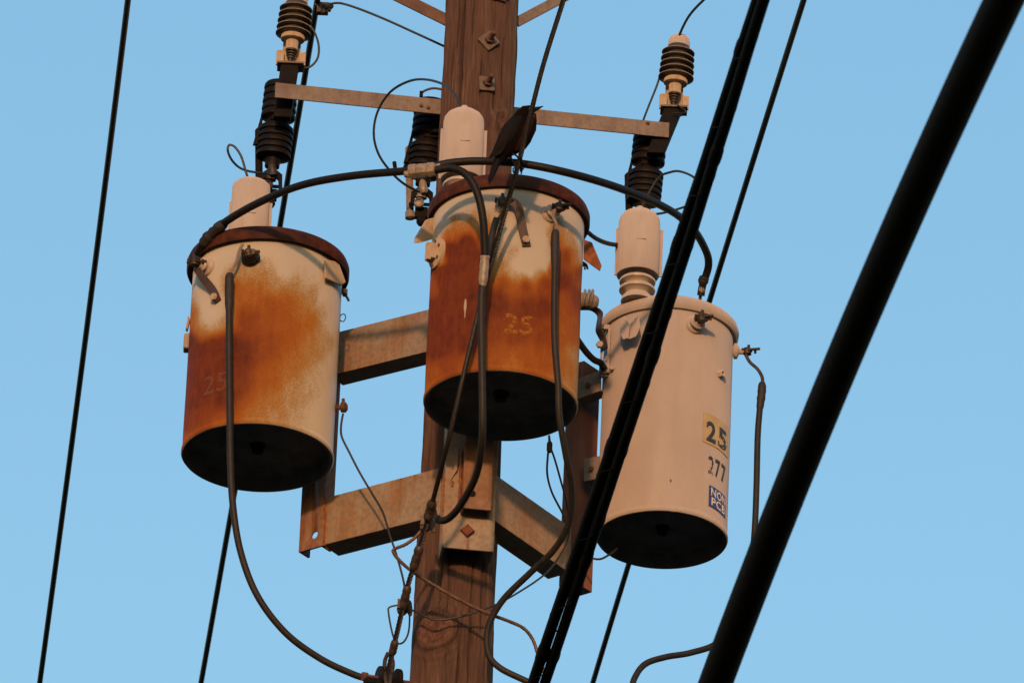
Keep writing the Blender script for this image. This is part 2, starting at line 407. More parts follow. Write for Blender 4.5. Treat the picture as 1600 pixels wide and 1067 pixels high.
for px, py, rot, r in [(763, 66, 45, 13), (760, 133, 4, 12.5), (777, -9, 0, 13)]:
    p, n = pole_hit(px, py)
    X = Vector((-n.y, n.x, 0)).normalized() * 1; Z = Vector((0, 0, 1))
    a = RAD(rot); u = X * cos(a) + Z * sin(a); v = -X * sin(a) + Z * cos(a)
    wa = MB().box(p + n * .006, (u, v, n), (r * S, r * S, .004)).build('square_washer', M_WASHER, pole, .0015)
    MB().nut(p + n * .010, n, 7.5 * S, .013).build('bolt_nut', M_BOLT, wa, .001)
    MB().lathe(p + n * .012, (n + Vector((0.1, 0, .1))), [(4.2 * S, 0), (4.2 * S, .036), (3.2 * S, .04)], 14).build('bolt_end', M_BOLT, wa)
# crossarm braces at the top edge of the picture
def bar3(a, b, up, h, t):
    d = (b - a).normalized(); n = d.cross(up).normalized(); u = n.cross(d).normalized()
    return MB().box((a + b) / 2, (d, u, n), ((b - a).length / 2, h, t))
M_BRACE = worn('brown_rusted_brace', [(0.3, (.06, .028, .016)), (0.55, (.115, .055, .03)), (0.75, (.16, .09, .055))], (20, 20, 20), .7, bump=.2)
br = bar3(at(706, 36, 20), at(540, -46, 70), Vector((0, 0, 1)), 9.5 * S, .004).build('crossarm_brace', M_BRACE, None, .001)
tag(br, 'rusty flat steel brace rising to the left from the pole top', 'brace', 'braces at the top of the pole')
br = bar3(at(806, 36, 20), at(960, -46, 70), Vector((0, 0, 1)), 8.0 * S, .004).build('crossarm_brace', M_BAR, None, .001)
tag(br, 'brown flat steel brace rising to the right from the pole top', 'brace', 'braces at the top of the pole')

# ------------------------------------------------------------------ steel transformer mount
def punch(ob, c, ax, r, ln=.03):
    cut = MB().lathe(c - ax.normalized() * ln / 2, ax, [(r, 0), (r, ln)], 20).build('cutter', M_STEEL)
    md = ob.modifiers.new('hole', 'BOOLEAN'); md.object = cut; md.operation = 'DIFFERENCE'; md.solver = 'EXACT'
    for mo in list(ob.modifiers):
        if mo.type == 'BEVEL': ob.modifiers.remove(mo)
    bpy.context.view_layer.update()
    me = bpy.data.meshes.new_from_object(ob.evaluated_get(bpy.context.evaluated_depsgraph_get()))
    ob.modifiers.clear(); ob.data = me; bpy.data.objects.remove(cut)
mount = thing('transformer_mount', at(735, 860, -60), 'steel channel mount bolted to the pole with arms reaching to the transformers', 'steel mount')
Z = Vector((0, 0, 1))
def hv(deg): return Vector((cos(RAD(deg)), sin(RAD(deg)), 0))
def channel(base, top, nrm, w_, dp, th, mat, name, parent=mount, hole=None):
    """vertical C channel: web faces nrm, flanges run back; base/top = z, base gives the web centre"""
    sd_ = Vector((-nrm.y, nrm.x, 0)); mb = MB()
    h = (top - base.z) / 2; c = Vector((base.x, base.y, base.z + h))
    mb.box(c - nrm * th, (sd_, Z, nrm), (w_, h, th))
    for k in (-1, 1):
        mb.box(c + sd_ * (k * (w_ - th)) - nrm * (th * 2 + (dp - th * 2) / 2 + .0002), (sd_, Z, nrm), (th, h, (dp - th * 2) / 2))
    return mb.build(name, mat, parent, .0015)
# middle column on the pole face
cm = at(731, 858, -106)
c_mid = channel(cm, at(750, 455, -106).z, hv(-84), 40 * S, 46 * S, .004, M_ARM, 'column')
# flat hanger plate standing proud of the column, carrying the middle transformer
ch = at(745, 795, -132)
hang = channel(ch, at(757, 470, -132).z, hv(-84), 22.5 * S, 25 * S, .0035, M_ARMRUST, 'hanger_channel')
n84 = hv(-84)
MB().lathe(at(738, 771, -133.5) , n84, [(5 * S, -.001), (5 * S, .003), (2.5 * S, .004)], 16).build('hanger_bolt', M_DARKSTEEL, hang)
MB().lathe(at(730, 830, -106.5), n84, [(11 * S, -.001), (11 * S, .009), (9.8 * S, .012)], 4).build('square_bolt_head', lid_b := worn('red_rust_bolt', [(0.3, (.10, .025, .014)), (0.7, (.19, .05, .025))], (60, 60, 60), .8, bump=.3), c_mid)
# rust run under the bolt: a thin crust
MB().box(at(731, 850, -106.2), (hv(6), Z, n84), (2.3 * S, 9 * S, .0006)).build('rust_run', M_ARMRUST, c_mid)
# weld seams and the torn flange left of the hanger plate
def seam(a, b, r, parent, name='weld_seam', mat=M_LUGRUST):
    pts = [a.lerp(b, i / 24) + Vector((random.uniform(-1, 1), random.uniform(-1, 1), 0)) * r * .5 for i in range(25)]
    return MB().tube(pts, r, 6, rf=lambda t: r * random.uniform(.7, 1.4)).build(name, mat, parent)
seam(at(717.5, 795, -116), at(721, 705, -116), 2.2 * S, hang)
seam(at(692.5, 800, -108), at(696, 735, -108), 2.0 * S, c_mid)
seam(at(707, 752, -109), at(706, 775 - 15, -109), 1.6 * S, c_mid)
MB().prism([at(703, 752, -108), at(714, 735, -112), at(716, 700, -116), at(712, 700, -116), at(709, 735, -112), at(702, 747, -108)], hv(-84) * .006).build('gusset', M_ARM, mount)
def arm(a_top, b_top, hgt, flange, name, mat, away):
    """C-section arm: web towards the viewer, flanges going back; a_top/b_top = top corners of the web"""
    d = (b_top - a_top).normalized(); back = Vector((d.y, -d.x, 0)).normalized()
    if back.dot(away) < 0: back = -back
    L = (b_top - a_top).length; c = (a_top + b_top) / 2 - Z * (hgt / 2); th = .004; dh = Vector((d.x, d.y, 0)).normalized()
    mb = MB()
    prof = [(0, 0), (0, hgt), (flange, hgt), (flange, hgt - th * 2), (th * 2, hgt - th * 2), (th * 2, th * 2), (flange, th * 2), (flange, 0)]
    mb.prism([a_top - Z * hgt + back * x + Z * z for x, z in prof], b_top - a_top)
    return mb.build(name, mat, mount, .0015), d, back
BACK = Vector((0, 1, 0))
al, d_, bk = arm(at(508, 777.5, 52), at(690, 730, -70), 82 * S, 44 * S, 'lower_arm', M_ARM, BACK)
seam(at(508, 777, 50), at(506, 852, 50), 2.0 * S, al)
ul, d_, bk = arm(at(518, 521.5, 52), at(690, 478.5, -66), 74 * S, 38 * S, 'upper_arm', M_ARM, BACK)
for px, py in ((549, 590), (617, 571)):
    p = at(px, py, 42 - (px - 520) * .68)
    punch(ul, at(px, py, 30 - (px - 520) * .68), Z, 5.5 * S, .1)
ar, d2, bk2 = arm(at(772, 739.5, -70), at(893, 824.5, 88), 78 * S, 42 * S, 'lower_arm', M_ARM, BACK)
arm(at(780, 480, -62), at(905, 563, 92), 74 * S, 40 * S, 'upper_arm', M_ARM, BACK)
# left column (behind the left transformer)
N_L = hv(233); N_R = hv(322)
cl = at(485, 857, 62)
c_left = channel(cl, at(508, 522, 62).z, N_L, 23 * S, 24 * S, .0035, M_ARMRUST, 'column')
punch(c_left, at(494, 837, 62), N_L, 6.5 * S, .06)
cr = at(912, 917, 118)
c_right = channel(cr, at(930, 572, 118).z, N_R, 22 * S, 32 * S, .0035, worn('red_oxide_channel', [(0.3, (.13, .05, .028)), (0.6, (.20, .09, .05)), (0.8, (.24, .14, .09))], (12, 12, 5), .65, bump=.15), 'column')
HB = []
for c0, nrm, ys in ((at(505, 700, 60), N_L, (690, 500)), (None, N_R, None)):
    if ys:
        for y in ys:
            p = at(499, y, 40); HB.append(MB().box(p + nrm * .012, (Vector((-nrm.y, nrm.x, 0)), Z, nrm), (20 * S, 18 * S, .018)).build('hanger_bracket', M_STEEL, mount, .002))
for P in ([(900, 594, 84), (940, 580, 50), (940, 611, 50), (900, 626, 84)], [(914, 717, 88), (938, 713, 66), (938, 748, 66), (914, 753, 88)]):
    q = [at(*v) for v in P]; nb = (q[1] - q[0]).cross(q[3] - q[0]).normalized()
    if nb.y > 0: nb = -nb
    b_ = MB().prism(q, nb * .005).add(*[[], []]).prism([q[3], q[2], q[2] - nb * .035, q[3] - nb * .035], Z * .005).build('hanger_bracket', M_STEEL, mount, .001)
    MB().nut(q[0].lerp(q[2], .55) + nb * .005, nb, 4.5 * S, .008).build('bracket_bolt', M_BOLT, b_)
for y in (560, 640):
    p = at(768 + .042 * (640 - y), y, -140); MB().box(p, (hv(6), Z, n84), (26 * S, 18 * S, .010)).build('hanger_bracket', M_STEEL, mount, .002)

# ------------------------------------------------------------------ transformers
class Can:
    def __init__(s, bpx, bpy_, d, rpx, tpx_y):
        s.B = at(bpx, bpy_, d); s.k = psz(s.B); s.R = rpx * s.k
        lo, hi = 0.1, 1.2
        for _ in range(40):
            mid = (lo + hi) / 2
            if proj(s.B + Z * mid)[1] > tpx_y: lo = mid
            else: hi = mid
        s.H = lo
    def dent(s, a, z): return .0016 * noise.noise(Vector((sin(a) * 2.0, cos(a) * 2.0, z * 5 + s.B.x * 9)))
    def pt(s, a, z, off=0.0):
        r = s.R + off + s.dent(a, z); return Vector((s.B.x + sin(a) * r, s.B.y - cos(a) * r, s.B.z + z))
    def nrm(s, a): return Vector((sin(a), -cos(a), 0))
    def hit(s, px, py):
        r = ray(px, py); ox, oy = CAM.x - s.B.x, CAM.y - s.B.y
        a = r.x ** 2 + r.y ** 2; b = 2 * (ox * r.x + oy * r.y); c = ox * ox + oy * oy - s.R * s.R
        disc = b * b - 4 * a * c
        t = (-b - sqrt(max(0, disc))) / (2 * a); p = CAM + r * t
        return math.atan2(p.x - s.B.x, -(p.y - s.B.y)), p.z - s.B.z
def tank(can, mat, parent, pts=None, rows=130, n=180, soft=190):
    mb = MB(); vs = []; fs = []; val = []
    k = can.k
    zs = [0.0, .004, .010, .016] + [.016 + (can.H - .016) * (i + 1) / rows for i in range(rows)]
    for zi, z in enumerate(zs):
        rr = can.R * (1.014 if zi in (1, 2) else 1.0)
        for j in range(n):
            a = -pi + 2 * pi * j / n
            # shallow handling dents
            dd = can.dent(a, z)
            vs.append((can.B.x + sin(a) * (rr + dd), can.B.y - cos(a) * (rr + dd), can.B.z + z))
            if pts:
                af = a if abs(a) <= pi / 2 else (pi - a if a > 0 else -pi - a)
                x, y = proj(can.pt(af, z)); sw = sv = 0
                for qx, qy, qv in pts:
                    w_ = 1.0 / (((x - qx) * 1.25) ** 2 + ((y - qy)) ** 2 + soft) ** 2.3
                    sw += w_; sv += w_ * qv
                q_ = sv / sw; val.append(q_ if q_ < .26 else min(.91, .26 + (q_ - .26) * 1.28))
    L = len(zs)
    for i in range(L - 1):
        for j in range(n):
            q = (j + 1) % n; fs.append([i * n + j, i * n + q, (i + 1) * n + q, (i + 1) * n + j])
    fs.append([(L - 1) * n + j for j in range(n)])
    mb.add(vs, fs)
    ob = mb.build('tank', mat, parent, sharp=60)
    if pts:
        at_ = ob.data.attributes.new('rust', 'FLOAT', 'POINT'); at_.data.foreach_set('value', val)
    # recessed underside with a rim lip and a drain plug
    R = can.R; B = can.B
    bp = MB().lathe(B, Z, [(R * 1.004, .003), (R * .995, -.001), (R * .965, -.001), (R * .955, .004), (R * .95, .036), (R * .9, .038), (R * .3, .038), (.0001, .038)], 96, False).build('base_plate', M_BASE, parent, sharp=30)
    MB().lathe(B + Z * .0385, -Z, [(R * .11, 0), (R * .105, .005), (R * .08, .007), (R * .075, .022), (R * .02, .024)], 20).build('drain_plug', M_DARKSTEEL, bp, sharp=30)
    return ob
def lid(can, mat, parent, prof):
    """prof in photo pixels: radius, height over the tank top"""
    return MB().lathe(can.B + Z * can.H, Z, [(r * can.k, h * can.k) for r, h in prof], 128).build('lid', mat, parent, sharp=50)
def bushing(px, py_top, py_base, d, wpx, parent, sheds=2, flat=False):
    """high-voltage bushing with a moulded wildlife cover"""
    base = at(px, py_base, d); k = psz(base)
    H = (py_base - py_top) / cos(TH) * k * 1.0
    w_ = wpx * k / 2
    pr = [(w_ * .75, -.012), (w_ * .72, 0), (w_ * .60, .008)]
    z = .012; st = .026
    for i in range(sheds):
        pr += [(w_ * .52, z), (w_ * .62, z + st * .22), (w_ * .84, z + st * .34), (w_ * .86, z + st * .52), (w_ * .80, z + st * .7), (w_ * .52, z + st * .95)]; z += st
    pr += [(w_ * .50, z + .02), (w_ * .45, H * .7)]
    bu = MB().lathe(base, Z, pr, 40).build('bushing', M_PORC, parent, sharp=60)
    c0 = z + .004
    hh = H - c0
    cp = [(w_ * .72, c0 + .012), (w_ * .90, c0 + .004), (w_ * .97, c0), (w_ * 1.0, c0 + .003), (w_ * .985, c0 + hh * .5), (w_ * .975, c0 + hh * .79), (w_ * .94, c0 + hh * .84), (w_ * .82, c0 + hh * .89), (w_ * .56, c0 + hh * .94), (w_ * .33, c0 + hh * .972),
          (w_ * .19, c0 + hh * .98), (w_ * .16, c0 + hh), (w_ * .15, H + .005), (w_ * .05, H + .006)]
    if flat: cp = cp[:5] + [(w_ * .985, c0 + hh * .90), (w_ * .96, c0 + hh * .93), (w_ * .80, c0 + hh * .97), (w_ * .3, c0 + hh), (w_ * .05, c0 + hh)]
    mb = MB().lathe(base, Z, cp, 40)
    cap = mb.build('bushing_cover', M_CAP, bu, sharp=45)
    # moulded flanges along the split line, and a small moulded slot
    for sx, ew in ((-1, .985), (1, 1.03)):
        MB().box(base + Vector((sx * w_ * ew, .004, c0 + hh * .36)), (R0, Vector((0, 1, 0)), Z), (w_ * .10, .0026, hh * .345)).build('cover_flange', M_CAP, bu, .001)
    MB().box(base + Vector((w_ * .10, -w_ * .985, c0 + (H - c0) * .42)), (R0, Vector((0, 1, 0)), Z), (w_ * .22, .0018, .0028)).build('moulded_slot', M_CAP, bu, .001)
    return bu, base + Z * (H + .004)
def terminal(p, n, k, parent, seed=0, mat=M_BRONZE):
    """bolted eye-bolt clamp on a stud"""
    rnd = random.Random(seed); x, y = perp(n); mb = MB()
    mb.lathe(p - n * .012, n, [(4.5 * k, 0), (4.5 * k, .03), (3.6 * k, .034)], 12)
    mb.lathe(p - y * 8 * k + n * .008, y, [(8 * k, 0), (9 * k, 3 * k), (9 * k, 9 * k), (7.5 * k, 14 * k)], 10)
    mb.box(p + n * .010 + x * 4 * k, (x, y, n), (8 * k, 5 * k, 5 * k))
    mb.lathe(p + n * .010 - x * 6 * k, Vector((1, -.15, .05)), [(3.0 * k, 0), (3.0 * k, 26 * k), (2.4 * k, 27 * k)], 10)
    mb.nut(p + n * .010 + Vector((13 * k, 0, 0)), Vector((1, -.1, 0)), 5.2 * k, 5 * k)
    mb.nut(p + n * .010 - Vector((9 * k, 0, 0)), Vector((-1, -.1, .1)), 5.5 * k, 5 * k)
    mb.lathe(p + n * .012 + Z * 4 * k, Z, [(3.2 * k, 0), (3.2 * k, 9 * k), (2.6 * k, 10 * k)], 10)
    return mb.build('terminal_clamp', mat, parent, sharp=35)
def side_bushing(can, px, py, parent, mat=M_PORC, big=1.0, seed=1, dirn=None, ln=1.0):
    a, z = can.hit(px, py); n = dirn or can.nrm(a); p = can.pt(a, z); k = can.k * big
    pr = [(16 * k, -4 * k), (16 * k, 3 * k), (14.5 * k, 6 * k), (12 * k, 7 * k), (11 * k, 10 * k * ln), (13 * k, 12 * k * ln), (13 * k, 15 * k * ln), (10 * k, 17 * k * ln), (9 * k, 22 * k * ln), (4 * k, 22.5 * k * ln)]
    b_ = MB().lathe(p, n, pr, 30).build('side_bushing', mat, parent, sharp=45)
    t = p + n * (25 * k * ln)
    terminal(t, n, can.k * .85, b_, seed)
    return b_, t
def strap(can, pts, wpx, parent, mat=M_STRAP, th=.004, bolt=None):
    """pts: (px, py, offset px off the tank)"""
    P = []; N = []
    for px, py, off in pts:
        a, z = can.hit(px, py); P.append(can.pt(a, z, off * can.k)); N.append(can.nrm(a))
    Q = spline(P, 5); nn = spline(N, 5); W = []
    for i in range(len(Q)):
        t = (Q[min(i + 1, len(Q) - 1)] - Q[max(i - 1, 0)]).normalized(); W.append(nn[i].cross(t).normalized() * wpx * can.k / 2)
    o = MB().ribbon(Q, W, th, [q.normalized() for q in nn]).build('ground_strap', mat, parent, .001, sharp=50)
    if bolt:
        a, z = can.hit(bolt[0], bolt[1])
        MB().nut(can.pt(a, z, 4 * can.k + .003), can.nrm(a), 6.5 * can.k, .009).build('strap_bolt', M_CREAM, o, .001)
    return o
def plate(poly, thick, name, mat, parent, bevel=.002, dirn=None):
    P = [at(*q) for q in poly]
    n = (P[1] - P[0]).cross(P[2] - P[0]).normalized() if dirn is None else dirn
    return MB().prism(P, n * thick).build(name, mat, parent, bevel)
def wrap_patch(can, a0, a1, z0, z1, off, name, mat, parent, th=.0008):
    mb = MB(); n = 12; vs = []; fs = []
    for lay in (off, off + th):
        for z in (z0, z1):
            for i in range(n + 1): vs.append(can.pt(a0 + (a1 - a0) * i / n, z, lay))
    m_ = n + 1
    for i in range(n):
        fs += [[2 * m_ + i, 2 * m_ + i + 1, 3 * m_ + i + 1, 3 * m_ + i], [i + 1, i, m_ + i, m_ + i + 1],
               [i, i + 1, 2 * m_ + i + 1, 2 * m_ + i], [m_ + i + 1, m_ + i, 3 * m_ + i, 3 * m_ + i + 1]]
    fs += [[0, 2 * m_, 3 * m_, m_], [n, m_ + n, 3 * m_ + n, 2 * m_ + n]]
    return mb.add(vs, fs).build(name, mat, parent, sharp=30)
def wrap_text(can, txt, a0, a1, z0, z1, off, name, mat, parent, bold=.02, tear=None):
    cu = bpy.data.curves.new('text', 'FONT'); cu.body = txt; cu.size = 1; cu.resolution_u = 5; cu.offset = bold; cu.extrude = .0; cu.space_character = 1.05
    to = bpy.data.objects.new('text', cu); col.objects.link(to)
    dg = bpy.context.evaluated_depsgraph_get(); me = bpy.data.meshes.new_from_object(to.evaluated_get(dg))
    bpy.data.objects.remove(to); bpy.data.curves.remove(cu)
    bm = bmesh.new(); bm.from_mesh(me); bpy.data.meshes.remove(me)
    bmesh.ops.triangulate(bm, faces=bm.faces)
    for _ in range(2): bmesh.ops.subdivide_edges(bm, edges=[e for e in bm.edges if e.calc_length() > .12], cuts=1)
    bmesh.ops.triangulate(bm, faces=bm.faces)
    xs = [v.co.x for v in bm.verts]; ys = [v.co.y for v in bm.verts]
    x0, x1, y0, y1 = min(xs), max(xs), min(ys), max(ys)
    bm.verts.index_update(); vs = []; fs = []
    for v in bm.verts:
        u = (v.co.x - x0) / (x1 - x0); q = (v.co.y - y0) / (y1 - y0)
        vs.append(can.pt(a0 + (a1 - a0) * u, z0 + (z1 - z0) * q, off))
    for f in bm.faces:
        if tear:
            c = f.calc_center_median(); u = (c.x - x0) / (x1 - x0); q = (c.y - y0) / (y1 - y0)
            if tear(u, q): continue
        fs.append([v.index for v in f.verts])
    bm.free()
    mb = MB().add(vs, fs); ob = mb.build(name, mat, parent, sharp=180)
    so_ = ob.modifiers.new('thickness', 'SOLIDIFY'); so_.thickness = .0003; so_.offset = 0
    return ob

TG = 'transformers hung around the pole'
LIDP = [(120, -2), (127, -4), (128.5, 0), (128.5, 12), (126, 18.5), (118, 23), (60, 36), (1, 42)]
# ---- left transformer
A = Can(402, 715, -52, 118, 429)
tl = thing('transformer', A.B, 'rust streaked cream drum transformer hanging left of the pole', 'transformer', TG)
RL = [(300, 440, .05), (325, 400, .0), (360, 380, 0), (400, 376, .02), (450, 390, 0), (500, 410, 0), (530, 450, 0), (300, 460, .38), (296, 490, .6), (318, 460, .1), (333, 480, .02), (325, 505, .1), (318, 518, .45), (345, 490, .15), (352, 500, .42),
      (380, 420, .33), (395, 395, .2), (405, 425, .35), (370, 450, .55), (400, 450, .55), (430, 440, .38), (445, 425, .14), (460, 452, .42), (480, 440, .22), (490, 460, .42), (505, 460, .12), (515, 490, .3), (528, 500, .02), (530, 560, .05), (524, 620, .03), (520, 680, .03),
      (296, 540, .95), (330, 540, .98), (355, 540, .95), (300, 600, .92), (330, 600, .93), (355, 620, .84), (292, 660, .74), (330, 650, .72), (300, 690, .55), (340, 665, .48), (380, 500, .72), (380, 550, .78), (375, 600, .72), (375, 640, .58), (390, 655, .42),
      (420, 480, .62), (420, 540, .66), (420, 590, .55), (415, 630, .45), (430, 655, .36), (450, 470, .56), (455, 520, .55), (460, 570, .45), (460, 620, .34), (470, 660, .28), (485, 500, .5), (490, 550, .42), (490, 600, .3), (495, 650, .2), (510, 540, .36), (512, 590, .2), (505, 690, .2), (440, 700, .35), (480, 715, .28)]
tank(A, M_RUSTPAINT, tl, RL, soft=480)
lid(A, M_LID, tl, LIDP)
bushing(385, 283, 424, -22, 61, tl, 2, True)
side_bushing(A, 392, 404, tl, M_RUBBER, .95, 3, Vector((-.12, -.93, -.1)).normalized(), .8)
sb, st_ = side_bushing(A, 326, 418, tl, M_PORC, .9, 4)
strap(A, [(322, 424, 18), (326, 436, 14), (333, 450, 6), (338, 460, 3), (342, 472, 2)], 13, tl, bolt=(339, 467))
plate([(508, 405, -140), (529, 409, -105), (541, 441, -92), (534, 446, -98), (509, 434, -140)], .006, 'lifting_lug', M_LUG, tl)
MB().box(at(539, 457, -45), (R0, BACK, Z), (4 * S, .008, 4 * S)).add(*[[], []]).tube(path([(537, 462, -45), (541, 463, -47), (545, 470, -48)]), 2 * S, 8).build('lid_clip', M_BRONZE, tl)
MB().tube(path([(531, 497, -40), (533, 492, -44), (538, 491, -46), (540, 496, -46), (537, 502, -44), (532, 501, -42), (531, 497, -40)]), .9 * S, 6).build('pull_ring', M_BRONZE, tl)
MB().box(at(291.5, 536, -50), (R0, BACK, Z), (4.5 * S, 10 * S, 13 * S)).build('side_fitting', M_CREAM, tl, .003)
MB().prism([at(294, 492, -60), at(290, 512, -60), at(293, 514, -60), at(297, 498, -60)], Vector((0, .02, 0))).build('tank_tab', M_CREAM, tl, .001)
a, z = A.hit(527, 640)
MB().lathe(at(522, 637, -45), Vector((1, -.2, 0)), [(7 * S, 0), (7 * S, 5 * S), (4 * S, 6 * S), (4 * S, 10 * S), (8 * S, 11 * S), (8.5 * S, 18 * S), (5 * S, 21 * S)], 10).nut(at(536, 632, -48), Z, 3 * S, 10 * S).build('ground_terminal', M_BOLT, tl)
wrap_text(A, '25', A.hit(319, 595)[0], A.hit(356, 595)[0], A.hit(335, 614)[1], A.hit(335, 585)[1], .0005, 'stencil_number', worn('dark_rust_stencil', [(0.4, (.10, .028, .010)), (0.6, (.13, .04, .013)), (0.75, (.15, .05, .018))], (150, 150, 150), .8, bump=.2), tl, .015)
# ---- middle transformer
Bc = Can(782, 634, -262, 119.5, 348)
tm = thing('transformer', Bc.B, 'heavily rusted orange drum transformer in front of the pole under the perched bird', 'transformer', TG)
RM = [(795, 350, 0), (835, 385, 0), (820, 400, 0), (830, 420, .02), (805, 412, .1), (845, 405, 0), (840, 350, 0), (690, 330, .0), (720, 312, 0), (760, 300, .02), (800, 296, .05), (850, 310, .05), (890, 340, 0), (915, 370, 0), (676, 370, .0), (682, 400, .12), (674, 440, .6), (694, 350, .15), (700, 365, .5), (715, 350, .45), (735, 350, .46), (725, 335, .2), (750, 340, .33), (765, 320, .22), (775, 335, .33), (765, 360, .5), (763, 390, .55),
      (700, 390, .88), (730, 380, .85), (750, 400, .8), (690, 430, .95), (720, 430, .97), (745, 440, .9), (680, 500, .93), (710, 500, .95), (740, 500, .88), (690, 540, .85), (730, 540, .8), (680, 590, .6), (700, 570, .66), (730, 565, .6), (672, 620, .5),
      (785, 350, .12), (800, 365, .04), (790, 380, .22), (782, 400, .3), (795, 405, .36), (805, 395, .34), (785, 420, .42), (800, 425, .3), (815, 415, .02), (830, 410, 0), (845, 400, 0), (850, 380, 0), (835, 360, 0), (815, 340, .05), (830, 330, .1), (845, 340, .12), (850, 415, .12), (840, 426, .4), (815, 432, .42), (856, 395, .3), (858, 370, .4), (850, 320, .2), (820, 318, .2),
      (790, 440, .66), (820, 446, .72), (850, 440, .74), (865, 420, .75), (868, 380, .62), (870, 355, .4), (885, 400, .72), (890, 375, .35), (900, 400, .45), (905, 430, .7), (880, 440, .8), (900, 460, .72), (913, 400, .05), (915, 440, .4),
      (780, 470, .78), (820, 480, .76), (850, 480, .76), (770, 520, .68), (810, 520, .70), (850, 520, .68), (780, 555, .58), (820, 560, .56), (850, 570, .58), (800, 575, .5), (880, 470, .6), (880, 520, .55), (885, 570, .5), (898, 520, .56), (895, 600, .42), (900, 560, .38), (880, 620, .45), (860, 600, .48), (900, 640, .32), (750, 570, .58)]
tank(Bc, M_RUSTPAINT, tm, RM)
lid(Bc, M_LID, tm, LIDP)
bm_, top_m = bushing(719, 167, 316, -286, 66, tm)
side_bushing(Bc, 858, 334, tm, M_PORC, .95, 5, None, 1.0)
sb, st_m = side_bushing(Bc, 786, 322, tm, M_PORC, .8, 6, None, .6)
strap(Bc, [(796, 322, 16), (806, 328, 14), (812, 345, 8), (816, 362, 4), (820, 376, 2), (822, 386, 2)], 14, tm, bolt=(820, 378))
plate([(682, 338, -268), (664, 344, -290), (647, 372, -300), (646, 380, -300), (654, 380, -297), (683, 371, -268)], .006, 'lifting_lug', M_LUG, tm)
plate([(912, 374, -268), (924, 378, -275), (939, 414, -285), (936, 423, -285), (911, 405, -268)], .006, 'lifting_lug', M_LUGRUST, tm)
MB().tube(path([(911, 410, -250), (916, 414, -252), (918, 420, -254)]), 1.8 * S, 8).tube(path([(911, 416, -250), (913, 412, -250), (914, 421, -252)]), 1.5 * S, 8).build('lid_clip', M_BRONZE, tm)
a, z = Bc.hit(684, 397); n = Bc.nrm(a)
cov = MB().lathe(Bc.pt(a, z, -.004), n, [(24 * S, 0), (24 * S, .010), (21 * S, .014), (1 * S, .015)], 36).build('round_cover', M_CREAM, tm, sharp=40)
MB().box(Bc.pt(a, z, .016), (Vector((-n.y, n.x, 0)), Z, n), (9 * S, 13 * S, .009)).box(Bc.pt(a, z, .028), (Vector((-n.y, n.x, 0)), Z, n), (5 * S, 15 * S, .006)).build('cover_latch', M_CREAM, cov, .002)
for i in range(6):
    t = i * pi / 3 + .3; x = Vector((-n.y, n.x, 0)); MB().nut(Bc.pt(a, z, .010) + x * cos(t) * 19 * S + Z * sin(t) * 19 * S, n, 2.4 * S, .004).build('cover_screw', M_BOLT, cov)
zt = Bc.hit(810, 491)[1]; zb = Bc.hit(810, 523)[1]
wrap_text(Bc, '25', Bc.hit(786, 508)[0], Bc.hit(833, 508)[0], zb, zt, .0002, 'stencil_number', M_OCHRE, tm, .03, lambda u, q: noise.noise(Vector((u * 9, q * 9, 3))) > .24 or abs(q - .5) < .03)
a, z = Bc.hit(727, 482)
mb = MB(); P = []
for i in range(14):
    t = 2 * pi * i / 14; P.append(Bc.pt(a + cos(t) * (2.3 if sin(t) > -.2 else 1.2) * S / Bc.R, z + sin(t) * 17 * S, .0002))
mb.prism(P, Bc.nrm(a) * .0005).build('bare_paint_chip', M_CREAM, tm)
# ---- right transformer
Cc = Can(1034, 843, 75, 102, 527)
tr = thing('transformer', Cc.B, 'clean tan drum transformer right of the pole marked 25 and NON PCB', 'transformer', TG)
tank(Cc, M_PAINT, tr)
lid(Cc, M_PAINT, tr, [(101, -3), (107, -3), (110, 1), (111, 8), (109, 15), (104, 20), (96, 23), (92, 27), (60, 38), (1, 44)])
bushing(995, 325, 466, -8, 67, tr)
sb, st_r = side_bushing(Cc, 1085, 508, tr, M_PAINT, .95, 8)
sb2 = MB().lathe(at(1134, 548, 75), Vector((1, 0, 0)), [(14 * S, 0), (14 * S, 7 * S), (10 * S, 8 * S), (9 * S, 12 * S), (12.5 * S, 13 * S), (12.5 * S, 18 * S), (8 * S, 20 * S), (5 * S, 21 * S), (4.5 * S, 34 * S)], 28).build('side_bushing', M_PAINT, tr, sharp=40)
terminal(at(1163, 549, 75), Vector((1, -.25, .05)).normalized(), S * .75, sb2, 3)
for P in ([(968, 500, -14), (975, 494, -20), (983, 506, -36), (981, 528, -36), (973, 530, -30), (968, 520, -20)], [(985, 506, -20), (996, 493, -40), (999, 510, -44), (992, 526, -42), (983, 530, -30), (981, 518, -20)]):
    plate(P, .004, 'lifting_lug', M_PAINT, tr, .001)
a, z = Cc.hit(1124, 585)
MB().lathe(Cc.pt(a, z, -.002), Cc.nrm(a), [(7 * S, 0), (7 * S, .010), (6 * S, .016), (3.5 * S, .016), (3.2 * S, .008)], 6).build('relief_valve', M_PAINT, tr, .001)
p = Cc.hit
pl = wrap_patch(Cc, p(1098, 665)[0], p(1098, 665)[0] + .66, p(1098, 690)[1], p(1098, 643)[1], .0012, 'number_plate', M_YELLOW, tr)
z0, z1 = p(1103, 688)[1], p(1103, 656)[1]
wrap_text(Cc, '2', p(1103, 670)[0], p(1117.5, 675)[0], z0, z1, .0024, 'digit', M_BLACK, pl, .03)
wrap_text(Cc, '5', p(1121, 680)[0], p(1134, 680)[0], z0, z1, .0024, 'digit', M_BLACK, pl, .03, lambda u, q: q < .55 and noise.noise(Vector((u * 6, q * 8, 1))) > .3)
z0, z1 = p(1107, 739)[1], p(1107, 711)[1]
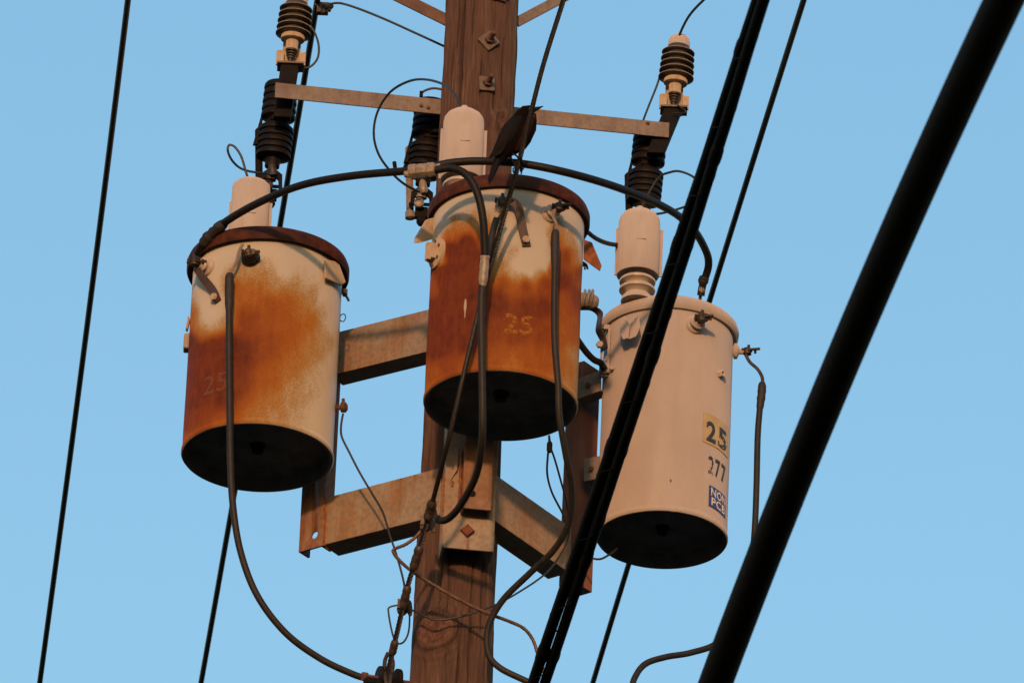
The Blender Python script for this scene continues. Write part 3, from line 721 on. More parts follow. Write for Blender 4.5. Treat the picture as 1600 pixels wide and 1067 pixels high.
wrap_text(Cc, '2', p(1106, 727)[0], p(1115, 730)[0], z0, z1, .0012, 'digit', M_BLACK, tr, .02, lambda u, q: noise.noise(Vector((u * 7, q * 11, 5))) > (.02 if q < .6 else .3))
wrap_text(Cc, '7', p(1117, 730)[0], p(1124.5, 732)[0], z0, z1, .0012, 'digit', M_BLACK, tr, .025)
wrap_text(Cc, '7', p(1126.5, 735)[0], p(1133, 738)[0], z0, z1, .0012, 'digit', M_BLACK, tr, .025)
z0, z1 = p(1107, 790)[1], p(1107, 757)[1]; a0, a1 = p(1107, 775)[0], p(1133, 785)[0]
st = wrap_patch(Cc, a0, a1, z0, z1, .0012, 'warning_sticker', M_BLUE, tr)
aw = a1 - a0; zh = z1 - z0
wrap_text(Cc, 'NON', a0 + aw * .09, a1 - aw * .04, z0 + zh * .53, z0 + zh * .92, .0024, 'sticker_lettering', M_WHITE, st, .02)
wrap_text(Cc, 'PCB', a0 + aw * .12, a1 - aw * .06, z0 + zh * .09, z0 + zh * .47, .0024, 'sticker_lettering', M_WHITE, st, .02)
for px, py in ((1048, 751), (1024, 795), (1050, 799)):
    a, z = p(px, py); MB().box(Cc.pt(a, z, .0006), (Vector((cos(a), sin(a), 0)), Z, Cc.nrm(a)), (1.2 * S if px != 1024 else 2.4 * S, (2.2 if px == 1048 else .9) * S, .0006)).build('paint_chip', M_BOLT, tr)
# left-hand terminal of the right transformer: slotted bar, curved strap and ribbed connector
bar_ = MB()
for x in (940, 951): bar_.box(at(x, 548, 40 - (x - 940) * 1.2), (R0, BACK, Z), (2.0 * S, 4 * S, 40 * S))
for y in (512, 540, 568, 586): bar_.box(at(946, y, 36), (R0, BACK, Z), (7 * S, 4 * S, 4 * S))
bar_ = bar_.build('terminal_bar', M_PAINT, tr, .001)
MB().lathe(at(945, 576, 28), -BACK, [(9 * S, -.01), (9 * S, .004), (6 * S, .01)], 16).build('terminal_boss', M_PAINT, bar_)
MB().nut(at(937, 540, 26), -BACK, 6 * S, .012).build('terminal_nut', M_PAINT, bar_)
MB().nut(at(956, 577, 20), -BACK, 3.5 * S, .01).build('terminal_nut', M_PAINT, bar_)
Q = path([(908, 481, 0), (925, 482, 5), (936, 490, 10), (935, 503, 8), (934, 515, 12), (941, 530, 22), (944, 545, 28)], 6)
MB().ribbon(Q, [Vector((.4, -.9, 0)).normalized() * 8 * S] * len(Q), .005, [Vector((.9, .4, 0)).normalized()] * len(Q)).build('ground_strap', M_STRAP, tr, .001, 60)
mb = MB()
for x in (910, 916.5, 922): mb.lathe(at(x, 467, 0), Vector((1, .1, -.1)), [(15 * S, 0), (16 * S, 1 * S), (16 * S, 3 * S), (14 * S, 4.2 * S)], 24)
mb.lathe(at(904, 468, 0), Vector((1, .1, -.1)), [(12 * S, 0), (12 * S, 24 * S), (9 * S, 30 * S), (5 * S, 32 * S)], 20)
mb.build('ribbed_connector', M_STEEL, tr, sharp=40)

# ------------------------------------------------------------------ crossarm with cutouts and arresters
def bd(px): return 78 + (px - 750) * .13
xa = at(431, 129, bd(431)); xb = at(1046, 192, bd(1046))
d = (xb - xa).normalized(); bk_ = Vector((-d.y, d.x, 0)).normalized(); hb = 27 * S; th = .005; fl = 24 * S
prof = [(0, 0), (0, -hb), (th, -hb), (th, -th), (fl, -th), (fl, 0)]
cross = thing('steel_crossarm', xa, 'long narrow steel crossarm passing behind the pole above the transformers', 'crossarm')
MB().prism([xa + bk_ * x + Z * z for x, z in prof], xb - xa).build('angle_bar', M_BAR, cross, .001)
for px, py in ((669, 172), (658, 169), (1012, 196)):
    MB().nut(at(px, py - 3, bd(px)) , -bk_, 3 * S, .006).build('bar_bolt', M_BOLT, cross)
MB().lathe(at(658, 152, bd(658) + 8), Z, [(3 * S, 0), (3 * S, 10 * S)], 10).build('bar_bolt', M_DARKSTEEL, cross)

def cutout(px, py, d, name_label, hook=False, tube_=False, dx=0):
    """px,py = waist between the two porcelain halves"""
    o = at(px, py, d); k = psz(o)
    t = thing('fuse_cutout', o, name_label, 'fuse cutout', 'fuse cutouts below the steel crossarm')
    ax = Vector((.06, -.10, 1)).normalized()
    def half(up):
        w_ = 27 * k; pr = []
        hgt = 62 * k; n_ = 5
        pr.append((12 * k, 0)); 
        if up:
            pr += [(15 * k, 3 * k), (20 * k, 6 * k)]
            for i in range(n_):
                z = 8 * k + i * 12 * k; pr += [(24.3 * k, z), (w_ * .98, z + 1.0 * k), (w_, z + 3 * k), (w_ * .98, z + 8 * k), (24.5 * k, z + 11 * k)]
            pr += [(16 * k, 70 * k), (8 * k, 74 * k)]
            return MB().lathe(o, ax, pr, 40)
        pr += [(17 * k, 2 * k), (23 * k, 5 * k)]
        for i in range(n_):
            z = 6 * k + i * 10.5 * k; pr += [(24.5 * k, z), (w_ * .98, z + 2 * k), (w_ * 1.0, z + 6 * k), (w_ * 1.0, z + 8.8 * k), (24 * k, z + 9.6 * k)]
        pr += [(12 * k, 60 * k), (11.5 * k, 74 * k), (8 * k, 76 * k)]
        return MB().lathe(o, -ax, pr, 40)
    half(True).build('upper_insulator', M_CUTPORC, t, sharp=50)
    half(False).build('lower_insulator', M_CUTPORC, t, sharp=50)
    MB().lathe(o - ax * .014, ax, [(17 * k, 0), (18 * k, .004), (18 * k, .022), (17 * k, .026)], 30).build('centre_clamp', M_DARKSTEEL, t)
    # clamp strap that runs up to the crossarm
    mb = MB()
    mb.prism([o + Vector((x * k, -20 * k, z * k)) for x, z in ((-14 + dx, -2), (16 + dx, -2), (22 + dx, 62), (-6 + dx, 62))], Vector((0, 7 * k, 0)))
    mb.lathe(o + Vector(((dx + 5) * k, -20 * k, 2 * k)), Z, [(10 * k, 0), (10 * k, 26 * k), (6 * k, 28 * k)], 16)
    mb.build('clamp_bracket', M_DARKSTEEL, t, .002)
    # hinge and fuse contact hardware below
    b = o - ax * (74 * k)
    mb = MB()
    mb.lathe(b, -ax, [(6 * k, -4 * k), (6 * k, 8 * k), (9 * k, 10 * k), (9 * k, 22 * k), (5 * k, 24 * k)], 12)
    mb.lathe(b + Vector((-1 * k, -8 * k, 6 * k)), Vector((.15, -.1, -1)), [(2.5 * k, -8 * k), (3.5 * k, 0), (6 * k, 8 * k), (7 * k, 22 * k), (4 * k, 27 * k)], 12)
    mb.lathe(b + Vector((-4 * k, -8 * k, -38 * k)), -BACK, [(8 * k, 0), (8 * k, 6 * k), (5 * k, 8 * k)], 14)
    mb.build('contact_casting', M_ALU if tube_ else M_BRONZE, t, sharp=40)
    mb = MB()
    for sx in (-1, 1):
        mb.prism([b + Vector((sx * q * k, -4 * k, z * k)) for q, z in ((5, -4), (17, -14), (18, -40), (13, -44), (11, -22), (3, -14))], Vector((0, 8 * k, 0)))
    mb.box(b + Vector((0, 3 * k, -48 * k)), (R0, BACK, Z), (10 * k, 5 * k, 9 * k))
    mb.lathe(b + Vector((0, 0, -58 * k)), Vector((.1, 0, -1)), [(7 * k, 0), (8 * k, 8 * k), (5 * k, 13 * k)], 12)
    mb.lathe(b + Vector((-20 * k, 0, -34 * k)), R0, [(3 * k, 0), (3 * k, 38 * k)], 8)
    mb.build('hinge_fork', M_DARKSTEEL, t, .001)
    MB().lathe(b + Vector((-22 * k, 10 * k, 30 * k)), Vector((.06, .0, -1)), [(3 * k, -44 * k), (6 * k, -40 * k), (6 * k, 72 * k), (8 * k, 74 * k), (8 * k, 84 * k), (3 * k, 86 * k)], 14).build('fuse_tube', M_STEEL if tube_ else M_DARKSTEEL, t)
    MB().tube(spline([b + Vector((-20 * k, -2 * k, 44 * k)), b + Vector((-27 * k, -2 * k, 34 * k)), b + Vector((-33 * k, -2 * k, 20 * k)), b + Vector((-42 * k, -2 * k, 20 * k)), b + Vector((-46 * k, -2 * k, 38 * k))] if hook else
                     [b + Vector((-20 * k, -2 * k, 70 * k)), b + Vector((-27 * k, -2 * k, 52 * k)), b + Vector((-29 * k, -2 * k, 40 * k))], 6), (3.2 if hook else 1.6) * k, 8).build('pull_hook', M_DARKSTEEL, t)
    MB().prism([o + Vector((q * k, -2 * k, z * k)) for q, z in ((-26, 12), (-22, 14), (-28, -38), (-36, -40))], Vector((0, 5 * k, 0))).build('contact_blade', M_DARKSTEEL, t, .001)
    return t, b
cut_l, cbl = cutout(433, 194, 128, 'black ribbed fuse cutout hanging from the left end of the crossarm', dx=4)
cut_m, cbm = cutout(668, 222, 140, 'black ribbed fuse cutout under the crossarm against the left side of the pole', True, True, dx=8)
cut_r, cbr = cutout(1011, 264, 172, 'black ribbed fuse cutout hanging from the right end of the crossarm', dx=4)
for px, py, d, ob in ((452, 128, 96, 0), (1043, 192, 128, 0)):
    pass
def arrester(px, py, d, label, tx, ty):
    """px,py = underside of lowest shed; (tx,ty) = where its bracket meets the bar"""
    o = at(px, py, d); k = psz(o)
    t = thing('lightning_arrester', o, label, 'lightning arrester', 'lightning arresters above the crossarm ends')
    ax = Vector((.05, -.06, 1)).normalized(); pr = [(16 * k, -2 * k)]; rims = []
    for i in range(5):
        z = i * 10.8 * k; ww = (27.5 - i * .5) * k
        pr += [(18 * k, z), (ww * .95, z + 1.0 * k), (ww, z + 2.2 * k), (ww * .97, z + 3.4 * k), (19 * k, z + 8.5 * k)]
        rims.append((ww, z + 2.2 * k))
    pr += [(17 * k, 56 * k), (16 * k, 57 * k)]
    hs = MB().lathe(o, ax, pr, 48).build('shed_housing', M_SHED, t, sharp=60)
    for ww, z in rims:
        MB().lathe(o, ax, [(ww * .955, z - .9 * k), (ww * 1.012, z - .5 * k), (ww * 1.012, z + .6 * k), (ww * .97, z + .9 * k)], 48).build('shed_rim', M_SHEDRIM, hs, sharp=60)
    MB().lathe(o + ax * (56 * k), ax, [(17 * k, 0), (17 * k, 8 * k), (15.5 * k, 14 * k), (11 * k, 18.5 * k), (4 * k, 20 * k)], 32).build('end_cap', M_CAP, t, sharp=40)
    MB().lathe(o - ax * (3 * k), -ax, [(17 * k, -3 * k), (18.5 * k, -1 * k), (18.5 * k, 5 * k), (16 * k, 6 * k), (10 * k, 6.5 * k), (9.6 * k, 22 * k), (8 * k, 23 * k)], 32).build('base_collar', M_CREAM, t, sharp=40)
    mb = MB(); b = o - ax * (25 * k)
    for i in range(4): mb.lathe(b - ax * (i * 4 * k), -ax, [(5 * k, 0), ((9 - i * 1.2) * k, 1 * k), ((9 - i * 1.2) * k, 2.8 * k), (5 * k, 3.8 * k)], 18)
    mb.lathe(b, -ax, [(4 * k, 0), (3.4 * k, 24 * k)], 12).build('disconnector_stud', M_BRONZE, t, sharp=40)
    # stirrup bracket: two cheeks, a back and a floor plate
    c = o - ax * (30 * k)
    mb = MB()
    mb.box(c + Vector((-17 * k, 4 * k, -8 * k)), (R0, BACK, Z), (6 * k, 3 * k, 13 * k))
    mb.box(c + Vector((18 * k, 4 * k, -9 * k)), (R0, BACK, Z), (5 * k, 3 * k, 12 * k))
    mb.box(c + Vector((0, 16 * k, 0)), (R0, BACK, Z), (14 * k, 2 * k, 26 * k))
    mb.build('stirrup_bracket', M_LUG, t, .002)
    MB().box(c + Vector((0, 4 * k, -22.5 * k)), (R0, BACK, Z), (21 * k, 15 * k, 1.6 * k)).build('bracket_floor', M_BAR, t, .001)
    # dark offset arm down to the bar
    e = at(tx, ty, d + 4)
    f = c + Vector((-1 * k, 8 * k, -25 * k))
    dd = (e - f).normalized(); sx = R0; ny = dd.cross(sx).normalized()
    MB().prism([f + sx * (-14 * k), f + sx * (14 * k), e + sx * (13 * k), e + sx * (-14 * k)], ny * (14 * k)).build('offset_arm', M_DARKSTEEL, t, .002)
    return t, o + ax * (76 * k), o
_, atop_l, _ = arrester(458, 56, 76, 'grey ribbed lightning arrester above the left end of the crossarm', 441, 190)
_, atop_r, _ = arrester(1056, 124, 130, 'grey ribbed lightning arrester above the right end of the crossarm', 1024, 246)

# ------------------------------------------------------------------ cables and wires
def cable(name, pts, rpx, mat, label, cat, group=None, k=10, n=12, parts=(), lobes=0, depth=0, pitch=.05):
    P = path(pts, k); r = rpx * sum(psz(q) for q in P) / len(P)
    o = MB().tube(P, r, n, lobes, depth, pitch).build(name, mat, None, sharp=60)
    tag(o, label, cat, group); return o
def sleeve(parent, pts, rpx, name, mat, n=14, wob=0.0, k=6):
    P = path(pts, k); r = rpx * psz(P[0])
    L = len(P)
    def rf(t): return r * ((.72 + .28 * min(1, min(t, 1 - t) * 9)) + wob * noise.noise(Vector((t * 17, rpx, parent.location.x * 3))))
    return MB().tube(P, r, n, rf=rf).build(name, mat, parent, sharp=50)
# secondary bus across the three transformers
CG = 'thick black cables between the transformers'
bus = cable('bus_cable', [(306, 402, -108), (318, 380, -135), (345, 352, -160), (400, 319, -240), (470, 290, -330), (550, 275, -400), (640, 267, -450)], 6.2, M_CABLE, 'thick black cable arching from the left transformer up to the grey splice sleeve', 'cable', CG)
sleeve(bus, [(316, 383, -133), (330, 366, -148), (352, 348, -166)], 9, 'tape_wrap', M_TAPE, wob=.25)
sp = MB()
P0 = at(638, 268.5, -452); P1 = at(680, 264.5, -460); dv = (P1 - P0).normalized()
sp.lathe(P0, dv, [(7 * S, 0), (10.5 * S, 1 * S), (11.5 * S, 4 * S), (11.5 * S, 12 * S), (10 * S, 13 * S), (11 * S, 15 * S), (11 * S, 27 * S), (10 * S, 28 * S), (11.5 * S, 30 * S), (11.5 * S, 40 * S), (8 * S, 43 * S)], 8)
sp.lathe(P0 + Vector((-6 * S, 0, -5 * S)), dv, [(5 * S, 0), (6 * S, 8 * S)], 10)
sp.nut(P1 + Vector((0, 0, 4 * S)), dv, 5 * S, 8 * S)
tag(sp.build('splice_connector', M_ALU, None, .001, sharp=30), 'grey metal splice sleeve joining three thick black cables left of the bird', 'splice connector')
bus2 = cable('bus_cable', [(682, 259, -455), (710, 254, -458), (750, 252, -464), (815, 256, -478), (890, 271, -465), (970, 295, -370), (1040, 325, -245), (1080, 355, -150), (1102, 390, -70), (1107, 415, -30), (1098, 445, -8), (1095, 462, 0)], 6.2, M_CABLE, 'thick black cable running behind the bird from the splice down to the tan transformer', 'cable', CG)
sleeve(bus2, [(1101, 432, -16), (1097, 445, -8)], 7.6, 'tape_wrap', M_TAPE, wob=.3)
sleeve(bus2, [(1098, 442, -9), (1095, 462, 0)], 5.8, 'cable_lug', M_ALU)
MB().tube(path([(1095, 458, 0), (1092, 480, 6), (1091, 500, 6)]), 2.6 * S, 8).build('bare_conductor', M_BRONZE, bus2)
bus3 = cable('bus_cable', [(680, 266, -462), (705, 263, -470), (728, 273, -478), (745, 300, -480), (755, 345, -470), (758, 405, -450)], 6.4, M_CABLE, 'thick black cable bending down from the splice over the rusted orange transformer', 'cable', CG)
sleeve(bus3, [(758, 398, -451), (757, 412, -449), (754, 448, -444)], 7.2, 'crimp_sleeve', M_ALU, wob=.12)
LG = 'low voltage leads hanging from the transformers'
ld = cable('lead_cable', [(754, 445, -444), (752, 480, -440), (753, 560, -432), (754, 640, -420), (753, 690, -395), (744, 742, -330), (722, 785, -262), (703, 808, -215), (688, 813, -188), (678, 805, -178), (677, 798, -172)], 5.8, M_CABLE2, 'dark grey lead down the middle of the rusted transformer curling to the wire clamp', 'cable', LG)
mb = MB().tube(path([(788, 330, -420), (777, 345, -425), (774, 352, -424)]), 2.6 * S, 8)
ld = cable('lead_cable', [(776, 342, -424), (772, 356, -424), (766, 380, -428), (760, 404, -432)], 5.5, M_TAPE, 'short taped black tail above the crimp sleeve of the rusted transformer', 'cable', LG)
mb.build('bare_conductor', M_BRONZE, ld)
ld = cable('lead_cable', [(869, 368, -392), (867, 420, -390), (866, 480, -388), (867, 540, -386), (872, 600, -380), (874, 650, -370), (884, 710, -340), (893, 760, -300), (889, 815, -250), (866, 858, -210), (828, 895, -170), (785, 938, -135), (763, 980, -115), (763, 1020, -105), (780, 1042, -100), (815, 1060, -100), (850, 1075, -100)], 5.2, M_CABLE2, 'long dark lead down the right front of the rusted transformer looping below it', 'cable', LG)
sleeve(ld, [(868, 360, -392), (867, 380, -391), (867, 420, -390)], 6.8, 'taped_end', M_TAPE, wob=.1)
MB().tube(path([(867, 328, -388), (864, 338, -390), (869, 350, -391), (869, 366, -391)]), 2.5 * S, 8).build('bare_conductor', M_STEEL, ld)
ld = cable('lead_cable', [(358, 430, -178), (358, 480, -178), (358, 560, -178), (359, 640, -178), (360, 720, -176), (364, 790, -170), (376, 862, -160), (402, 930, -146), (446, 988, -126), (500, 1028, -105), (550, 1052, -90), (575, 1060, -84)], 5.4, M_CABLE2, 'long dark lead hanging down the front of the left transformer and sweeping to the pole', 'cable', LG)
sleeve(ld, [(359, 428, -178), (358, 450, -178), (358, 486, -178)], 7.0, 'taped_end', M_TAPE, wob=.08)
MB().tube(path([(379, 382, -180), (374, 392, -182), (369, 410, -180), (361, 424, -178), (359, 436, -178)]), 2.6 * S, 8).build('bare_conductor', M_STEEL, ld)
ld = cable('lead_cable', [(1190, 600, 72), (1188, 630, 72), (1184, 680, 72), (1182, 760, 70), (1179, 830, 68), (1172, 900, 62), (1155, 960, 50), (1122, 1003, 34), (1080, 1019, 16), (1040, 1026, 0), (1008, 1037, -12), (991, 1060, -20), (986, 1085, -26)], 5.0, M_CABLE2, 'long dark lead hanging right of the tan transformer and passing behind the thickest cable', 'cable', LG)
sleeve(ld, [(1191, 598, 72), (1190, 615, 72), (1187, 640, 72)], 6.6, 'taped_end', M_TAPE, wob=.15)
MB().tube(path([(1165, 554, 70), (1172, 566, 70), (1184, 577, 71), (1191, 590, 72), (1191, 602, 72)]), 2.8 * S, 8).build('bare_conductor', M_BRONZE, ld)
cable('jumper_cable', [(890, 345, -180), (912, 358, -150), (930, 372, -110), (948, 380, -60), (966, 383, 0), (990, 384, 40)], 3.6, M_CABLE, 'short black cable between the rusted lid and the cover of the tan transformer', 'cable')
cable('jumper_cable', [(885, 505, -120), (903, 532, -70), (916, 550, -30), (928, 562, 0), (938, 567, 16), (945, 577, 22)], 5.2, M_CABLE, 'short thick black cable entering the left side terminal of the tan transformer', 'cable')

WG = 'thin black wires on the pole hardware'
def wire(pts, r, label, mat=M_WIRE, group=WG): return cable('thin_wire', pts, r, mat, label, 'wire', group, 8, 8)
wire([(719, 168, -284), (712, 150, -270), (696, 134, -210), (668, 125, -120), (640, 127, -60), (610, 144, -20), (590, 175, 10), (584, 210, 30), (592, 242, 50), (612, 270, 70), (632, 288, 90), (655, 300, 112)], 2.0, 'thin black wire looping from the middle bushing cover to the cutout beside the pole')
wire([(388, 281, -22), (384, 268, -22), (377, 245, -24), (367, 230, -26), (358, 227, -26), (356, 236, -24), (362, 250, -14), (374, 262, 10), (390, 268, 50), (414, 271, 95), (430, 272, 100)], 1.9, 'thin black wire with a tight loop above the left bushing cover')
wire([(1005, 320, 130), (1016, 298, 120), (1030, 277, 110), (1045, 270, 100), (1062, 268, 90), (1085, 278, 80), (1098, 298, 70), (1090, 314, 60), (1062, 326, 40), (1030, 334, 20), (1000, 335, 4), (994, 328, -6)], 1.9, 'thin black wire from the right cutout behind the twin cable to the tan bushing cover')
wire([(1058, 64, 118), (1066, 45, 100), (1075, 28, 70), (1086, 14, 40), (1104, -4, 0), (1125, -25, -40)], 2.1, 'thin black wire rising from the top of the right arrester out of the picture')
wire([(1034, 110, 134), (1026, 135, 136), (1014, 165, 136), (1006, 186, 134), (1005, 193, 126)], 1.7, 'thin black wire from the right arrester down to the crossarm')
wire([(1056, 164, 128), (1064, 168, 110), (1071, 174, 105), (1068, 177, 108), (1052, 177, 118)], 1.3, 'short bent black wire under the bracket of the right arrester')
wire([(484, 40, 76), (492, 52, 78), (498, 72, 78), (496, 92, 78), (484, 105, 80), (470, 106, 82), (462, 102, 84)], 1.8, 'thin black wire curving beside the left arrester under its bracket')
wire([(512, 10, 70), (520, 6, 66), (534, 6, 64), (560, 14, 68), (600, 30, 76), (640, 48, 84), (690, 71, 92), (760, 104, 95)], 1.9, 'thin dark wire from the line clamp at top left sloping to the pole')
wire([(658, 147, 88), (664, 142, 88), (676, 138.5, 88), (690, 140, 88), (715, 146, 84)], 1.9, 'short thin wire above the crossarm touching the left side of the pole')
wire([(536, 646, -48), (533, 665, -46), (534, 682, -46), (545, 705, -46), (562, 738, -46), (582, 772, -50), (598, 800, -60), (610, 838, -66), (620, 868, -68), (630, 905, -72), (633, 925, -74)], 1.7, 'thin wire drooping from the left transformer past the lower arm', M_STRAND)
wire([(627, 944, -78), (609, 948, -76), (607, 956, -76), (611, 980, -78), (616, 998, -80), (622, 1005, -80), (631, 1002, -78), (638, 988, -76), (640, 965, -76), (638, 940, -78)], 1.5, 'thin bent tie wire left of the pole under the lower wire connector')
wire([(636, 950, -80), (652, 956, -82), (672, 966, -88), (692, 968, -90), (730, 960, -92), (775, 944, -84), (815, 922, -60), (852, 896, -20), (876, 866, 20), (888, 838, 50), (891, 800, 70), (884, 780, 70)], 1.6, 'thin black wire sagging across the front of the pole under the mount')
wire([(858, 680, -240), (858, 695, -230), (856, 712, -220), (855, 740, -190), (862, 768, -120), (876, 796, -40), (888, 820, 40)], 1.7, 'thin black wire hanging below the rusted transformer, left strand of the forked pair')
wire([(858, 680, -236), (861, 700, -225), (867, 718, -190), (876, 750, -110), (884, 780, -30), (890, 815, 50)], 1.7, 'thin black wire hanging below the rusted transformer, right strand of the forked pair')
MB_f = MB().lathe(at(859, 690, -232), -Z, [(3 * S, 0), (4.6 * S, 4 * S), (4.6 * S, 14 * S), (3 * S, 18 * S)], 10).build('wire_clip', M_DARKSTEEL)
tag(MB_f, 'tiny dark clip where the forked wire pair hangs below the rusted transformer', 'clip')
wire([(900, 848, 60), (913, 862, 60), (924, 871, 62), (938, 873, 66), (952, 866, 76), (966, 855, 90)], 1.7, 'thin black wire curling from the right column to the base of the tan transformer')
cable('copper_wire', [(662, 824, -185), (650, 838, -182), (634, 850, -176), (617, 857, -168), (615, 863, -166), (625, 876, -160), (645, 893, -150), (680, 915, -140), (720, 938, -130), (760, 957, -118), (795, 970, -100), (818, 981, -88), (832, 998, -80), (840, 1020, -76), (850, 1050, -72), (860, 1080, -70)], 3.0, M_COPPER, 'bare brownish copper wire kinked left of the pole and slanting down across it', 'wire', None, 10, 12, (), 5, .25, .05)

# weathered steel strand that the bird clutches
SDT = [(-60, -705), (0, -660), (245, -518), (330, -452), (420, -414), (560, -398), (680, -345), (800, -230), (1050, -80), (1100, -60)]
def sd_(y):
    for (ya, da), (yb, db) in zip(SDT, SDT[1:]):
        if ya <= y <= yb: return da + (db - da) * (y - ya) / (yb - ya)
SP = [(x, y, sd_(y)) for x, y in ((893, -45), (880, 2), (846, 112), (813, 245), (791, 325), (765, 420), (735, 540), (703, 678), (672, 798), (652, 868), (638, 912), (625, 968), (613, 1020), (606, 1050))]
GS = cable('steel_strand', SP, 4.4, M_STRAND, 'twisted dark steel strand crossing in front of the bird and the rusted transformer', 'steel strand', None, 60, 24, (), 6, .5, .06)
for i, (y0, y1, r) in enumerate(((783, 812, 8.5), (853, 890, 8.0), (915, 950, 7.5), (1000, 1022, 7.0))):
    def sx(y):
        for (xa_, ya, _), (xb_, yb, _) in zip(SP, SP[1:]):
            if ya <= y <= yb: return xa_ + (xb_ - xa_) * (y - ya) / (yb - ya)
    sleeve(GS, [(sx(y0), y0, sd_(y0)), (sx((y0 + y1) / 2), (y0 + y1) / 2, sd_((y0 + y1) / 2)), (sx(y1), y1, sd_(y1))], r * .92, 'strand_sleeve', M_BRONZE, 12, .13)
def connector(px, py, d, seed, label, mat=M_ALU):
    o = at(px, py, d); k = psz(o); rnd = random.Random(seed); mb = MB(); ax = Vector((-.25, .1, -1)).normalized(); x, y = perp(ax)
    mb.lathe(o - ax * 12 * k, ax, [(6 * k, 0), (9.5 * k, 3 * k), (9.5 * k, 20 * k), (6.5 * k, 26 * k)], 8)
    mb.lathe(o + R0 * 8 * k - BACK * 3 * k, (ax + R0 * .4), [(3 * k, -8 * k), (5 * k, -4 * k), (5 * k, 10 * k), (2.5 * k, 18 * k)], 8)
    mb.box(o - R0 * 5 * k - BACK * 5 * k, (R0, BACK, Z), (5 * k, 4 * k, 8 * k)); mb.nut(o - BACK * 11 * k, -BACK, 5 * k, 5 * k)
    return tag(mb.build('wire_connector', mat, None, .001, 35), label, 'wire connector', 'wire connectors on the steel strand')
connector(667, 816, -196, 1, 'grey wire connector where the dark lead curls to the steel strand', M_WASHER)
connector(631, 946, -112, 2, 'small bronze wire connector on the strand beside the big knot', M_BRONZE)

# overhead lines
def line(name, pts, rpx, mat, label, cat, group=None, n=14, k=20): return cable(name, pts, rpx, mat, label, cat, group, k, n)
OG = 'thin overhead power lines'
def straight(x0, y0, x1, y1, d0, bow=0.0, ext=0.12):
    out = []
    for i in range(7):
        t = -ext + (1 + 2 * ext) * i / 6
        y = y0 + (y1 - y0) * t; out.append((x0 + (x1 - x0) * t + bow * 4 * t * (1 - t), y, d0 + (y - y0) / .466))
    return out
line('power_line', straight(200, 0, 62, 1067, -900, 2), 4.6, M_WIRE, 'thin dark power line alone at the far left against the sky', 'power line', OG)
pl2 = line('power_line', straight(496, 0, 314, 1067, 125, 2), 4.6, M_WIRE, 'thin dark power line passing behind the left transformer and left arrester', 'power line', OG)
line('power_line', straight(1256, 0, 926, 1067, -560, -2), 4.6, M_WIRE, 'thin dark power line passing behind the tan transformer', 'power line', OG)
o = at(501, 14, 135); k = psz(o)
mb = MB().box(o + R0 * 3 * k, (R0, BACK, Z), (9 * k, 6 * k, 9 * k)).lathe(o + Vector((12 * k, -4 * k, 2 * k)), Vector((.9, 0, .3)), [(4 * k, -10 * k), (6 * k, -4 * k), (6 * k, 4 * k), (3 * k, 8 * k)], 8)
mb.lathe(o + Vector((-10 * k, -3 * k, 6 * k)), Vector((1, 0, -.4)), [(3.5 * k, 0), (3.5 * k, 28 * k)], 8).nut(o + Vector((4 * k, -6 * k, -6 * k)), Vector((.4, -.3, -1)), 5 * k, 8 * k)
tag(mb.build('line_clamp', M_BRONZE, None, .001, 35), 'small bronze clamp on the power line at the top left by the arrester', 'line clamp')
# lashed telephone cable, nearer than the pole
def near(x0, y0, x1, y1, d0, bow, sc, ext=.14):
    out = []
    for i in range(9):
        t = -ext + (1 + 2 * ext) * i / 8
        y = y0 + (y1 - y0) * t; out.append((x0 + (x1 - x0) * t + bow * 4 * t * (1 - t), y, d0 + (y - y0) * sc / .466))
    return out
NP = near(1189, 0, 842, 1067, -2800, 3, .85)
tele = thing('lashed_cable', at(*NP[4]), 'pair of black cables lashed together crossing in front of the tan transformer', 'cable')
P = path(NP, 24)
side = (CR * cos(.31) + CU * -sin(.31)).normalized()
def wob(i, s, a): return side * (a * S + 1.6 * S * noise.noise(Vector((i * .045, s, 0)))) + Vector((0, 1, 0)) * (2.5 * S * noise.noise(Vector((s, i * .05, 3))))
yy = (P[-1] - P[0]).normalized().cross(side).normalized()
def roll(i, sg):
    t = i / len(P); a_ = 1.3 * max(0, 1 - t * 1.02) + .08 * noise.noise(Vector((i * .05, 2, 0)))
    return (side * cos(a_) + yy * sin(a_)) * (sg * 8.2 * S)
P1 = [q + roll(i, -1) + wob(i, 1, 0) * .6 for i, q in enumerate(P)]; P2 = [q + roll(i, 1) + wob(i, 5, 0) * .6 for i, q in enumerate(P)]
MB().tube(P1, 8.2 * S, 16).build('cable_strand', M_NEAR, tele)
MB().tube(P2, 7.6 * S, 16).build('cable_strand', M_NEAR, tele)
for q0, PP, rr in ((12, P2, 9.0), (31, P1, 9.6), (52, P2, 9.0), (74, P1, 9.4), (96, P2, 9.2), (118, P1, 9.6), (141, P2, 9.0), (163, P1, 9.4)):
    MB().tube(PP[q0:q0 + 5], rr * S, 14, rf=lambda t: rr * S * (.82 + .18 * sin(pi * t) ** .5)).build('tape_wrap', M_NEAR, tele)
hp = []
for i in range(len(P) * 6 - 6):
    f = i / 6; j = int(f); q = P[j].lerp(P[min(j + 1, len(P) - 1)], f - j)
    t = (P[min(j + 1, len(P) - 1)] - P[j]).normalized() if j + 1 < len(P) else t
    y_ = t.cross(side).normalized(); a = f * .42
    sv_ = (P2[j] - P1[j]); sv_ = (sv_ - t * sv_.dot(t)).normalized(); y_ = t.cross(sv_).normalized()
    hp.append((P1[j] + P2[j]) / 2 + (q - P[j]) + sv_ * (cos(a) * 16.0 * S) + y_ * (sin(a) * 8.8 * S))
MB().tube(hp, .9 * S, 6).build('lashing_wire', M_NEAR, tele)
